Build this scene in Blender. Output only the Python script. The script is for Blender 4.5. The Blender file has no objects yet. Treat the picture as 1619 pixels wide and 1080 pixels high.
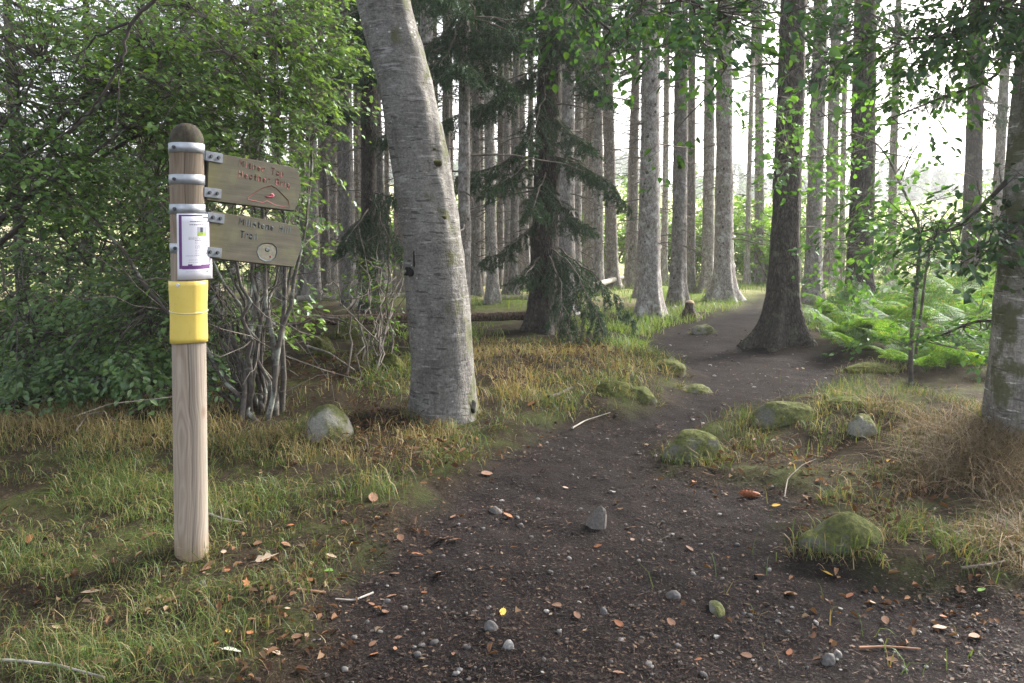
import bpy, math, random
import numpy as np
from mathutils import Vector

random.seed(11)
rng = np.random.default_rng(11)
C = bpy.context.scene.collection
PI = math.pi

# ------------------------------------------------------------------ camera model
F, PPX, PPY, PITCH, CAMH = 1235.0, 809.5, 429.7, math.radians(3.0), 1.5
CP, SP = math.cos(PITCH), math.sin(PITCH)

def ray(u, v):
    x = (u - PPX) / F
    t = (PPY - v) / F
    return np.array([x, CP + t * SP, -SP + t * CP])

def pix(u, v, depth):
    """world point on the sight line of a photo pixel, depth metres in front"""
    r = ray(u, v)
    return np.array([0, 0, CAMH]) + r * (depth / r[1])

def project(P):
    P = np.asarray(P, float)
    x, y, z = P[..., 0], P[..., 1], P[..., 2] - CAMH
    f = y * CP - z * SP
    f = np.where(f < 0.05, 0.05, f)
    t = y * SP + z * CP
    return PPX + F * x / f, PPY - F * t / f

# ------------------------------------------------------------------ noise
def _hash(ix, iy, iz, s):
    h = (ix * 374761393 + iy * 668265263 + iz * 2147483647 + s * 1274126177) & 0xffffffff
    h = ((h ^ (h >> 13)) * 1274126177) & 0xffffffff
    h = (h ^ (h >> 16)) & 0xffff
    return h / 65535.0

def vnoise(P, seed=0):
    P = np.asarray(P, float)
    i = np.floor(P).astype(np.int64)
    f = P - i
    f = f * f * (3 - 2 * f)
    x, y, z = i[..., 0], i[..., 1], i[..., 2]
    r = 0
    for dx in (0, 1):
        wx = f[..., 0] if dx else 1 - f[..., 0]
        for dy in (0, 1):
            wy = f[..., 1] if dy else 1 - f[..., 1]
            for dz in (0, 1):
                wz = f[..., 2] if dz else 1 - f[..., 2]
                r = r + wx * wy * wz * _hash(x + dx, y + dy, z + dz, seed)
    return r * 2 - 1

def fbm(P, octv=4, seed=0, gain=0.5):
    P = np.asarray(P, float)
    a, s, r = 1.0, 0.0, 0
    for k in range(octv):
        r = r + a * vnoise(P * (2.03 ** k) + k * 17.3, seed + k)
        s += a
        a *= gain
    return r / s

def sstep(a, b, x):
    t = np.clip((x - a) / (b - a), 0, 1)
    return t * t * (3 - 2 * t)

# ------------------------------------------------------------------ terrain
PATH_PX = [(470, 1085), (505, 985), (560, 905), (640, 845), (720, 780), (800, 722), (885, 672), (1000, 648), (1052, 634),
           (1088, 606), (1085, 585), (1036, 560), (1018, 536), (1050, 516), (1110, 502), (1150, 492), (1178, 476), (1200, 462),
           (1222, 462), (1214, 500), (1185, 538), (1240, 552), (1305, 552), (1345, 574), (1335, 600), (1262, 622), (1175, 640),
           (1140, 668), (1052, 690), (1042, 738), (1130, 752), (1225, 775), (1235, 830), (1275, 880), (1390, 900), (1510, 915), (1640, 940)]
def flat_hit(u, v):
    r = ray(u, v)
    t = -CAMH / r[2]
    return (r[0] * t, r[1] * t)
PATH = np.array([flat_hit(u, v) for u, v in PATH_PX] + [(3.6, 3.0), (4.2, 1.0), (3.5, -6.0), (-1.6, -6.0), (-1.0, 1.0)])

def poly_sdf(X, Y):
    """signed distance to the path outline, positive inside"""
    P = PATH
    d = np.full(X.shape, 1e9)
    inside = np.zeros(X.shape, bool)
    n = len(P)
    for i in range(n):
        a, b = P[i], P[(i + 1) % n]
        e = b - a
        wx, wy = X - a[0], Y - a[1]
        t = np.clip((wx * e[0] + wy * e[1]) / (e @ e + 1e-12), 0, 1)
        d = np.minimum(d, (wx - e[0] * t) ** 2 + (wy - e[1] * t) ** 2)
        c = ((a[1] <= Y) & (b[1] > Y)) | ((b[1] <= Y) & (a[1] > Y))
        xi = a[0] + (Y - a[1]) / (e[1] if abs(e[1]) > 1e-12 else 1e-12) * e[0]
        inside ^= c & (X < xi)
    d = np.sqrt(d)
    return np.where(inside, d, -d)

def pathmask(X, Y):
    P3 = np.stack([X, Y, 0 * X], -1)
    s = poly_sdf(X, Y) + 0.16 * fbm(P3 * 2.2, 4, 5)
    w = 0.10 + 0.02 * np.abs(Y)
    return sstep(-w, w, s)

BUMPS = [(flat_hit(1270, 672), 0.9, 0.55, 0.16), (flat_hit(1420, 690), 0.9, 0.8, 0.14), (flat_hit(575, 610), 1.2, 1.2, 0.16), (flat_hit(900, 590), 1.5, 1.2, 0.12),
         (flat_hit(1000, 640), 0.5, 0.5, 0.07), (flat_hit(1350, 850), 0.6, 0.45, 0.07), (flat_hit(1560, 700), 1.0, 1.2, 0.10),
         (flat_hit(140, 680), 1.6, 1.4, 0.10), (flat_hit(1400, 560), 1.5, 1.4, 0.12)]

def terrain(X, Y, pm=None):
    X = np.asarray(X, float); Y = np.asarray(Y, float)
    P3 = np.stack([X, Y, 0 * X], -1)
    if pm is None:
        pm = pathmask(X, Y)
    h = 0.07 * fbm(P3 * 0.45, 3, 21)
    h = h + (0.06 * fbm(P3 * 1.7, 3, 22) + 0.022 * fbm(P3 * 7.0, 3, 23)) * (1 - 0.75 * pm)
    h = h + (0.016 * fbm(P3 * 9.0, 4, 24) + .02 * fbm(P3 * 2.5, 2, 27)) * pm
    h = h - 0.05 * pm
    for (cx, cy), rx, ry, a in BUMPS:
        h = h + a * np.exp(-((X - cx) / rx) ** 2 - ((Y - cy) / ry) ** 2) * (1 - 0.8 * pm)
    # the clear-felled slope beyond the wood, then the far hill
    far = np.clip(Y - 34, 0, None)
    h = h + 0.085 * far * sstep(34, 60, Y) * (1 - 0.30 * sstep(15, 45, X)) + 0.3 * fbm(P3 * 0.06, 3, 31) * sstep(25, 60, Y) * 3
    return h

def gz(x, y):
    return float(terrain(np.array([x]), np.array([y]))[0])

def ground(u, v):
    """where the sight line of a photo pixel meets the ground"""
    r = ray(u, v)
    t = np.concatenate([np.linspace(2.0, 45, 1800), np.linspace(45.1, 200, 500)])
    X, Y, Z = r[0] * t, r[1] * t, CAMH + r[2] * t
    d = Z - terrain(X, Y)
    k = np.argmax(d < 0) if (d < 0).any() else len(t) - 1
    k = max(k, 1)
    t0, t1 = t[k - 1], t[k]
    f = d[k - 1] / (d[k - 1] - d[k] + 1e-9)
    tt = t0 + (t1 - t0) * min(max(f, 0), 1)
    x, y = r[0] * tt, r[1] * tt
    return np.array([x, y, gz(x, y)])

# ------------------------------------------------------------------ mesh helper
class MB:
    def __init__(self):
        self.V, self.F, self.n = [], [], 0
    def add(self, V, F, mat=0):
        V = np.asarray(V, np.float32).reshape(-1, 3)
        F = np.asarray(F, np.int64)
        if len(V) == 0 or len(F) == 0:
            return self
        self.V.append(V); self.F.append((F + self.n, mat)); self.n += len(V)
        return self
    def join(self, other, mat):
        """take another builder's faces in, as material slot mat"""
        self.V += other.V
        self.F += [(f + self.n, mat) for f, _ in other.F]
        self.n += other.n
        return self
    def mesh(self, name, mats, smooth=True):
        me = bpy.data.meshes.new(name)
        V = np.concatenate(self.V) if self.V else np.zeros((0, 3), np.float32)
        me.vertices.add(len(V))
        me.vertices.foreach_set('co', V.astype(np.float32).ravel())
        loops, starts, mi, pos = [], [], [], 0
        for Fa, m in self.F:
            k = Fa.shape[1]
            loops.append(Fa.ravel())
            starts.append(pos + np.arange(len(Fa)) * k)
            mi.append(np.full(len(Fa), m))
            pos += Fa.size
        if loops:
            lo = np.concatenate(loops).astype(np.int32)
            st = np.concatenate(starts).astype(np.int32)
            me.loops.add(len(lo)); me.loops.foreach_set('vertex_index', lo)
            me.polygons.add(len(st)); me.polygons.foreach_set('loop_start', st)
            for m in (mats if isinstance(mats, (list, tuple)) else [mats]):
                me.materials.append(m)
            me.polygons.foreach_set('material_index', np.concatenate(mi).astype(np.int32))
            me.polygons.foreach_set('use_smooth', np.full(len(st), bool(smooth)))
        me.update(calc_edges=True)
        return me
    def build(self, name, mats, parent=None, smooth=True, loc=None):
        o = bpy.data.objects.new(name, self.mesh(name, mats, smooth))
        C.objects.link(o)
        if parent is not None: o.parent = parent
        if loc is not None: o.location = loc
        return o

def tag(o, label=None, cat=None, group=None, kind=None):
    if label: o['label'] = label
    if cat: o['category'] = cat
    if group: o['group'] = group
    if kind: o['kind'] = kind
    return o

def empty(name, loc, label, cat, group=None, rz=0):
    o = bpy.data.objects.new(name, None)
    o.empty_display_size = 0.1
    C.objects.link(o)
    o.location = loc
    o.rotation_euler = (0, 0, rz)
    return tag(o, label, cat, group)

def link_copy(me, name, parent=None):
    o = bpy.data.objects.new(name, me); C.objects.link(o)
    if parent is not None: o.parent = parent
    return o

def copy_tree(root, loc, rz=0, scale=None, label=None, group=None):
    r = root.copy(); C.objects.link(r)
    r.location = loc; r.rotation_euler = (root.rotation_euler.x, root.rotation_euler.y, rz)
    if scale is not None: r.scale = scale
    if label: r['label'] = label
    if group: r['group'] = group
    for ch in list(root.children):
        c = ch.copy(); C.objects.link(c); c.parent = r
        for g in list(ch.children):
            d = g.copy(); C.objects.link(d); d.parent = c
    return r

def nrm(A):
    A = np.asarray(A, float)
    return A / (np.linalg.norm(A, axis=-1, keepdims=True) + 1e-12)

def tube(pts, rad, sides=6, cap=True, wob=0.0, seed=0):
    pts = np.asarray(pts, float); n = len(pts)
    rad = np.broadcast_to(np.asarray(rad, float), (n,))
    T = nrm(np.gradient(pts, axis=0))
    ref = np.array([0, 0, 1.0]) if abs(T[0][2]) < 0.9 else np.array([1.0, 0, 0])
    N = np.zeros_like(pts)
    v = ref - T[0] * (ref @ T[0]); N[0] = v / np.linalg.norm(v)
    for i in range(1, n):
        v = N[i - 1] - T[i] * (N[i - 1] @ T[i]); N[i] = v / (np.linalg.norm(v) + 1e-12)
    B = np.cross(T, N)
    a = np.linspace(0, 2 * PI, sides, endpoint=False)
    R = rad[:, None] * np.ones(sides)
    if wob:
        q = pts[:, None, :] / max(rad.max(), 1e-3) * 0.6 + np.stack([np.cos(a), np.sin(a), 0 * a], -1)[None] * 1.2
        R = R * (1 + wob * fbm(q, 2, seed))
    V = pts[:, None] + R[..., None] * (np.cos(a)[None, :, None] * N[:, None] + np.sin(a)[None, :, None] * B[:, None])
    V = V.reshape(-1, 3)
    i = np.arange(n - 1)[:, None] * sides; j = np.arange(sides)[None]; k = (j + 1) % sides
    Fq = np.stack([i + j, i + k, i + sides + k, i + sides + j], -1).reshape(-1, 4)
    return V, Fq

def add_tube(mb, pts, rad, sides=6, mat=0, cap=True, wob=0.0, seed=0):
    V, Fq = tube(pts, rad, sides, True, wob, seed)
    base = mb.n
    mb.add(V, Fq, mat)
    if cap:
        n = len(pts)
        pts = np.asarray(pts, float)
        for idx, flip in ((0, True), (n - 1, False)):
            ring = np.arange(sides) + idx * sides
            Vc = np.vstack([V[ring], pts[idx]])
            j = np.arange(sides); k = (j + 1) % sides
            f = np.stack([j, k, np.full(sides, sides)], -1)
            mb.add(Vc, f[:, ::-1] if flip else f, mat)

def curve_pts(p0, p1, sag=0.0, n=6, side=None, wig=0.0):
    p0 = np.asarray(p0, float); p1 = np.asarray(p1, float)
    t = np.linspace(0, 1, n)[:, None]
    P = p0 + (p1 - p0) * t
    P[:, 2] -= sag * (4 * t[:, 0] * (1 - t[:, 0]))
    if side is not None:
        P += np.asarray(side) * (4 * t * (1 - t))
    if wig:
        w = rng.normal(0, wig, P.shape); w[0] = 0; w[-1] = 0
        P += w
    return P

def box_bm(mb, c, s, mat=0, R=None, bev=0.0):
    """bevelled box by chamfering: 24 verts"""
    hx, hy, hz = s[0] / 2, s[1] / 2, s[2] / 2
    b = min(bev, hx * .9, hy * .9, hz * .9)
    import bmesh
    bm = bmesh.new()
    bmesh.ops.create_cube(bm, size=1)
    for v in bm.verts: v.co = Vector((v.co.x * s[0], v.co.y * s[1], v.co.z * s[2]))
    if b > 0:
        bmesh.ops.bevel(bm, geom=list(bm.edges), offset=b, segments=2, affect='EDGES', profile=0.6)
    bm.verts.index_update()
    V = np.array([v.co[:] for v in bm.verts])
    if R is not None: V = V @ np.asarray(R).T
    V = V + np.asarray(c)
    base = V
    byk = {}
    for f in bm.faces:
        byk.setdefault(len(f.verts), []).append([v.index for v in f.verts])
    bm.free()
    n0 = mb.n
    mb.V.append(V.astype(np.float32)); mb.n += len(V)
    for k, L in byk.items():
        mb.F.append((np.array(L) + n0, mat))

# many leaves at once -------------------------------------------------
def leaves(mb, P, A, N, L, W, mat=0, curl=0.12, cup=0.18):
    P = np.asarray(P, float); n = len(P)
    if n == 0: return
    A = nrm(A); B = nrm(np.cross(N, A)); N = np.cross(A, B)
    L = np.broadcast_to(L, (n,))[:, None]; W = np.broadcast_to(W, (n,))[:, None]
    V = np.empty((n, 6, 3))
    V[:, 0] = P
    V[:, 1] = P + A * L * .28 + B * W * .44 + N * W * cup
    V[:, 2] = P + A * L * .66 + B * W * .42 + N * (W * cup - L * curl * .4)
    V[:, 3] = P + A * L - N * L * curl
    V[:, 4] = P + A * L * .66 - B * W * .42 + N * (W * cup - L * curl * .4)
    V[:, 5] = P + A * L * .28 - B * W * .44 + N * W * cup
    i = np.arange(n)[:, None] * 6
    Fq = np.concatenate([i + np.array([0, 1, 2, 3]), i + np.array([0, 3, 4, 5])])
    mb.add(V.reshape(-1, 3), Fq, mat)

def diamonds(mb, P, A, N, L, W, mat=0):
    P = np.asarray(P, float); n = len(P)
    if n == 0: return
    A = nrm(A); B = nrm(np.cross(N, A))
    L = np.broadcast_to(L, (n,))[:, None]; W = np.broadcast_to(W, (n,))[:, None]
    V = np.stack([P, P + A * L * .45 + B * W * .5, P + A * L, P + A * L * .45 - B * W * .5], 1)
    i = np.arange(n)[:, None] * 4
    mb.add(V.reshape(-1, 3), i + np.array([0, 1, 2, 3]), mat)

def tris(mb, P, A, N, L, W, mat=0):
    P = np.asarray(P, float); n = len(P)
    if n == 0: return
    A = nrm(A); B = nrm(np.cross(N, A))
    L = np.broadcast_to(L, (n,))[:, None]; W = np.broadcast_to(W, (n,))[:, None]
    V = np.stack([P + B * W * .5, P - B * W * .5, P + A * L], 1)
    i = np.arange(n)[:, None] * 3
    mb.add(V.reshape(-1, 3), i + np.array([0, 1, 2]), mat)

def rdir(n, up=0.0):
    v = rng.normal(size=(n, 3)); v[:, 2] += up
    return nrm(v)
# ------------------------------------------------------------------ materials
class NT:
    def __init__(self, name):
        self.m = bpy.data.materials.new(name); self.m.use_nodes = True
        self.t = self.m.node_tree; self.t.nodes.clear()
        self.out = self.t.nodes.new('ShaderNodeOutputMaterial')
    def n(self, typ, ins=None, **kw):
        nd = self.t.nodes.new(typ)
        for k, v in kw.items(): setattr(nd, k, v)
        for k, v in (ins or {}).items():
            s = nd.inputs[k]
            if isinstance(v, bpy.types.NodeSocket): self.t.links.new(v, s)
            else: s.default_value = v
        return nd
    def coord(self, which='Object'):
        return self.n('ShaderNodeTexCoord').outputs[which]
    def mapping(self, vec, scale=(1, 1, 1), loc=(0, 0, 0), rot=(0, 0, 0)):
        return self.n('ShaderNodeMapping', {'Vector': vec, 'Scale': scale, 'Location': loc, 'Rotation': rot}).outputs[0]
    def noise(self, vec, scale=5, detail=4, rough=0.55, dist=0.0):
        return self.n('ShaderNodeTexNoise', {'Vector': vec, 'Scale': scale, 'Detail': detail, 'Roughness': rough, 'Distortion': dist}).outputs['Fac']
    def voro(self, vec, scale=5, feature='F1', out='Distance', rand=1.0):
        return self.n('ShaderNodeTexVoronoi', {'Vector': vec, 'Scale': scale, 'Randomness': rand}, feature=feature).outputs[out]
    def ramp(self, fac, stops, interp='LINEAR'):
        nd = self.n('ShaderNodeValToRGB', {'Fac': fac})
        cr = nd.color_ramp; cr.interpolation = interp
        while len(cr.elements) < len(stops): cr.elements.new(0.5)
        for e, (p, c) in zip(cr.elements, stops):
            e.position = p
            e.color = (c, c, c, 1) if isinstance(c, (int, float)) else (*c, 1)
        return nd.outputs['Color']
    def mix(self, fac, a, b, mode='MIX'):
        nd = self.n('ShaderNodeMix', data_type='RGBA', blend_type=mode)
        for idx, v in ((0, fac), (6, a), (7, b)):
            s = nd.inputs[idx]
            if isinstance(v, bpy.types.NodeSocket): self.t.links.new(v, s)
            elif idx == 0: s.default_value = v
            else: s.default_value = (*v, 1)
        return nd.outputs[2]
    def math(self, op, a, b=0.0, clamp=False):
        nd = self.n('ShaderNodeMath', operation=op, use_clamp=clamp)
        for i, v in enumerate((a, b)):
            if isinstance(v, bpy.types.NodeSocket): self.t.links.new(v, nd.inputs[i])
            else: nd.inputs[i].default_value = v
        return nd.outputs[0]
    def bump(self, h, strength=0.5, dist=0.01, normal=None):
        ins = {'Height': h, 'Strength': strength, 'Distance': dist}
        if normal is not None: ins['Normal'] = normal
        return self.n('ShaderNodeBump', ins).outputs[0]
    def surf(self, col, rough=0.85, normal=None, metal=0.0, spec=0.3):
        p = self.n('ShaderNodeBsdfPrincipled', {'Roughness': rough, 'Metallic': metal, 'Specular IOR Level': spec})
        s = p.inputs['Base Color']
        if isinstance(col, bpy.types.NodeSocket): self.t.links.new(col, s)
        else: s.default_value = (*col, 1)
        if isinstance(rough, bpy.types.NodeSocket): pass
        if normal is not None: self.t.links.new(normal, p.inputs['Normal'])
        self.t.links.new(p.outputs[0], self.out.inputs[0])
        return self.m
    def sep(self, vec):
        return self.n('ShaderNodeSeparateXYZ', {'Vector': vec}).outputs
    def rnd(self):
        return self.n('ShaderNodeNewGeometry').outputs['Random Per Island']
    def orand(self):
        return self.n('ShaderNodeObjectInfo').outputs['Random']
    def normalz(self):
        return self.sep(self.n('ShaderNodeNewGeometry').outputs['Normal'])[2]

def leaf_mat(name, stops, trans=0.45, gloss=0.06, rough=0.45, noise_scale=0.9):
    t = NT(name)
    r = t.rnd()
    col = t.ramp(r, stops)
    nz = t.noise(t.coord('Object'), noise_scale, 2)
    col = t.mix(1.0, col, t.ramp(nz, [(0.3, 0.72), (0.7, 1.22)]), 'MULTIPLY')
    d = t.n('ShaderNodeBsdfDiffuse', {'Color': col}).outputs[0]
    tc = t.mix(1.0, col, (1.15, 1.1, 0.55), 'MULTIPLY')
    tr = t.n('ShaderNodeBsdfTranslucent', {'Color': tc}).outputs[0]
    s = t.n('ShaderNodeMixShader', {0: trans, 1: d, 2: tr}).outputs[0]
    g = t.n('ShaderNodeBsdfGlossy', {'Color': (.9, .95, 1, 1), 'Roughness': rough}).outputs[0]
    s2 = t.n('ShaderNodeMixShader', {0: gloss, 1: s, 2: g}).outputs[0]
    t.t.links.new(s2, t.out.inputs[0])
    return t.m

M = {}
M['hazel_leaf'] = leaf_mat('hazel_leaf', [(0, (.075, .14, .048)), (.45, (.125, .23, .07)), (.8, (.185, .31, .10)), (1, (.26, .36, .14))], .45, .05)
M['birch_leaf'] = leaf_mat('birch_leaf', [(0, (.065, .13, .032)), (.5, (.12, .23, .048)), (1, (.20, .32, .075))], .42, .04)
M['beech_leaf'] = leaf_mat('beech_leaf', [(0, (.022, .058, .02)), (.6, (.04, .10, .026)), (1, (.08, .16, .036))], .42, .03)
M['sapling_leaf'] = leaf_mat('sapling_leaf', [(0, (.05, .13, .025)), (.6, (.085, .20, .035)), (1, (.13, .26, .05))], .5, .05)
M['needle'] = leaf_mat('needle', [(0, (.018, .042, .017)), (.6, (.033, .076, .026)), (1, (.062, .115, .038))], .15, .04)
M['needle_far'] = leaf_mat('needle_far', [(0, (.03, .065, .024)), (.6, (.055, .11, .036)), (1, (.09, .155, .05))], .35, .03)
M['fern'] = leaf_mat('fern', [(0, (.045, .11, .018)), (.55, (.085, .19, .028)), (.9, (.14, .26, .04)), (1, (.24, .21, .06))], .5, .03, noise_scale=4.0)
M['young_leaf'] = leaf_mat('young_leaf', [(0, (.09, .19, .035)), (.6, (.16, .30, .06)), (1, (.25, .38, .10))], .45, .03, noise_scale=.4)
M['grass'] = leaf_mat('grass', [(0, (.045, .08, .02)), (.4, (.08, .135, .03)), (.65, (.13, .17, .045)), (.85,(.20,.17,.075)), (1, (.28, .21, .11))], .35, .02)
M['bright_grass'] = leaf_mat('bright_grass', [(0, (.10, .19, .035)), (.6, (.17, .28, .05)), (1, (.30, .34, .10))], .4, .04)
M['tan_grass'] = leaf_mat('tan_grass', [(0, (.13, .088, .045)), (.4, (.27, .205, .10)), (.75, (.40, .32, .165)), (1, (.14, .18, .05))], .3, .015)
M['straw'] = leaf_mat('straw', [(0, (.05, .034, .021)), (.4, (.16, .115, .070)), (.8, (.29, .215, .135)), (1, (.075, .085, .03))], .25, .012)
M['litter'] = leaf_mat('litter', [(0, (.02, .016, .015)), (.5, (.045, .033, .027)), (.82, (.085, .055, .040)), (.95, (.14, .085, .055)), (1, (.26, .20, .14))], .12, .015, .6)
M['dead_leaf'] = leaf_mat('dead_leaf', [(0, (.05, .028, .018)), (.4, (.12, .062, .034)), (.75, (.18, .10, .056)), (.95, (.24, .16, .10)), (1, (.28, .22, .15))], .12, .008, .7)
M['bracken_dead'] = leaf_mat('bracken_dead', [(0, (.04, .022, .014)), (.5, (.095, .05, .030)), (1, (.17, .10, .055))], .2, .008)

def spruce_bark():
    t = NT('spruce_bark'); co = t.coord()
    w = t.n('ShaderNodeVectorMath', {0: t.mapping(co, (1, 1, .38)), 1: t.n('ShaderNodeTexNoise', {'Vector': co, 'Scale': 9.0}).outputs['Color']}, operation='MULTIPLY_ADD')
    w.inputs[1].default_value = (1, 1, 1)
    vec = t.mapping(co, (1, 1, .42))
    v = t.voro(vec, 30, 'DISTANCE_TO_EDGE')
    n1 = t.noise(co, 2.2, 5); n2 = t.noise(vec, 26, 5, .65)
    base = t.ramp(n2, [(.25, (.11, .092, .082)), (.5, (.26, .235, .222)), (.75, (.42, .395, .38))])
    crack = t.ramp(v, [(0, .45), (.12, 1)])
    col = t.mix(1, base, crack, 'MULTIPLY')
    lich = t.ramp(t.noise(co, 7, 6, .7), [(.52, 0), (.64, 1)])
    col = t.mix(t.math('MULTIPLY', lich, .65), col, (.52, .52, .50))
    col = t.mix(t.math('MULTIPLY', t.ramp(n1, [(.5, 0), (.7, 1)]), .3), col, (.12, .13, .06))
    # dark branch scars
    kn = t.voro(t.mapping(co, (1, 1, .9)), 5.5)
    col = t.mix(t.ramp(kn, [(.10, .9), (.17, 0)]), col, (.035, .03, .028))
    col = t.mix(1, col, t.ramp(t.orand(), [(0, .75), (.5, 1.05), (1, 1.35)]), 'MULTIPLY')
    h = t.math('ADD', t.math('MULTIPLY', n2, .7), t.math('MULTIPLY', crack, .5))
    return t.surf(col, .9, t.bump(h, .9, .012))
M['spruce_bark'] = spruce_bark()

def dark_bark(name, c0, c1, c2, sc=30):
    t = NT(name); co = t.coord()
    vec = t.mapping(co, (1, 1, .35))
    v = t.voro(vec, sc, 'DISTANCE_TO_EDGE'); n2 = t.noise(vec, sc * .9, 5, .65)
    col = t.mix(1, t.ramp(n2, [(.25, c0), (.5, c1), (.78, c2)]), t.ramp(v, [(0, .4), (.14, 1)]), 'MULTIPLY')
    lich = t.ramp(t.noise(co, 5, 5, .65), [(.56, 0), (.66, 1)])
    col = t.mix(t.math('MULTIPLY', lich, .35), col, (.20, .22, .14))
    kn = t.voro(co, 5.0)
    col = t.mix(t.ramp(kn, [(.09, .9), (.15, 0)]), col, (.02, .018, .016))
    return t.surf(col, .92, t.bump(t.math('ADD', n2, t.math('MULTIPLY', v, 2.5)), .9, .014))
M['spruce_bark_dark'] = dark_bark('spruce_bark_dark', (.026, .021, .018), (.062, .052, .045), (.125, .11, .098))

def beech_bark(name, moss=True):
    t = NT(name); co = t.coord()
    n1 = t.noise(co, 3.2, 6, .62); n2 = t.noise(t.mapping(co, (1, 1, 2.6)), 16, 6, .7); n3 = t.noise(co, 55, 3, .6)
    col = t.ramp(n2, [(.28, (.085, .078, .070)), (.48, (.19, .178, .162)), (.70, (.345, .335, .315))])
    col = t.mix(.4, col, t.ramp(n3, [(.3, (.11, .10, .095)), (.7, (.36, .345, .325))]))
    col = t.mix(1, col, t.ramp(n1, [(.32, .42), (.48, .80), (.68, 1.02)]), 'MULTIPLY')
    fine_net = t.ramp(t.voro(t.mapping(co, (1, 1, .5)), 42, 'DISTANCE_TO_EDGE'), [(0, .62), (.06, 1)])
    col = t.mix(.8, col, t.mix(1, col, fine_net, 'MULTIPLY'))
    # pale lichen spots and horizontal bands
    sp = t.ramp(t.voro(t.mapping(co, (1, 1, 1.3)), 13), [(.10, 1), (.17, 0)])
    msk = t.ramp(t.noise(co, 5, 3), [(.50, 0), (.58, 1)])
    col = t.mix(t.math('MULTIPLY', t.math('MULTIPLY', sp, msk), .8), col, (.52, .52, .50))
    band = t.ramp(t.noise(t.mapping(co, (.8, .8, 7)), 5.5, 4, .6), [(.60, 0), (.66, 1)])
    col = t.mix(t.math('MULTIPLY', band, .45 if name == 'beech_bark' else .85), col, (.46, .45, .43) if name == 'beech_bark' else (.56, .55, .53))
    scar = t.ramp(t.noise(t.mapping(co, (1, 1, 6), (3, 1, 0)), 7, 3, .5), [(.625, 0), (.66, 1)])
    col = t.mix(t.math('MULTIPLY', scar, .8), col, (.05, .046, .042))
    # upright fine cracks near the foot
    z = t.sep(co)[2]
    cr = t.ramp(t.voro(t.mapping(co, (1, 1, .16)), 34, 'DISTANCE_TO_EDGE'), [(0, 1), (.10, 0)])
    low = t.ramp(t.math('MULTIPLY', z, .5), [(.1, 1), (.75, .15)])
    col = t.mix(t.math('MULTIPLY', t.math('MULTIPLY', cr, low), .35), col, (.06, .055, .05))
    if name != 'beech_bark':
        col = t.mix(1, col, (1.5, 1.47, 1.42), 'MULTIPLY')
    if moss:
        x = t.sep(co)[0]
        mk = t.math('ADD', t.noise(co, 4, 5, .65), t.math('MULTIPLY', n3, .15))
        side = t.ramp(t.math('ADD', t.math('MULTIPLY', t.sep(t.n('ShaderNodeNewGeometry').outputs['Normal'])[0], .20 if name == 'beech_bark' else -.20), mk), [(.75, 0), (.82, 1)])
        col = t.mix(t.math('MULTIPLY', side, .8), col, (.075, .082, .028))
    h = t.math('ADD', t.math('MULTIPLY', n2, .8), t.math('MULTIPLY', n3, .35))
    h = t.math('SUBTRACT', h, t.math('MULTIPLY', cr, t.math('MULTIPLY', low, .2)))
    return t.surf(col, .88, t.bump(h, 1.0, .016))
M['beech_bark'] = beech_bark('beech_bark')
M['beech_bark_mossy'] = beech_bark('beech_bark_mossy')

def stem_bark():
    t = NT('stem_bark'); co = t.coord()
    n = t.noise(co, 14, 5, .7); l = t.ramp(t.noise(co, 5.5, 6, .7), [(.52, 0), (.60, 1)])
    col = t.ramp(n, [(.3, (.035, .03, .026)), (.7, (.12, .105, .092))])
    col = t.mix(t.math('MULTIPLY', l, .8), col, (.27, .29, .25))
    return t.surf(col, .9, t.bump(n, .6, .006))
M['stem_bark'] = stem_bark()
def twig_mat(name, a, b):
    t = NT(name); n = t.noise(t.coord(), 7, 3)
    return t.surf(t.ramp(n, [(.35, a), (.65, b)]), .9)
M['twig'] = twig_mat('twig', (.06, .05, .042), (.19, .17, .15))
M['pale_twig'] = twig_mat('pale_twig', (.20, .18, .155), (.42, .39, .35))
M['dark_twig'] = twig_mat('dark_twig', (.028, .024, .02), (.08, .07, .06))
M['dead_wood'] = twig_mat('dead_wood', (.075, .062, .052), (.20, .17, .145))

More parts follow.
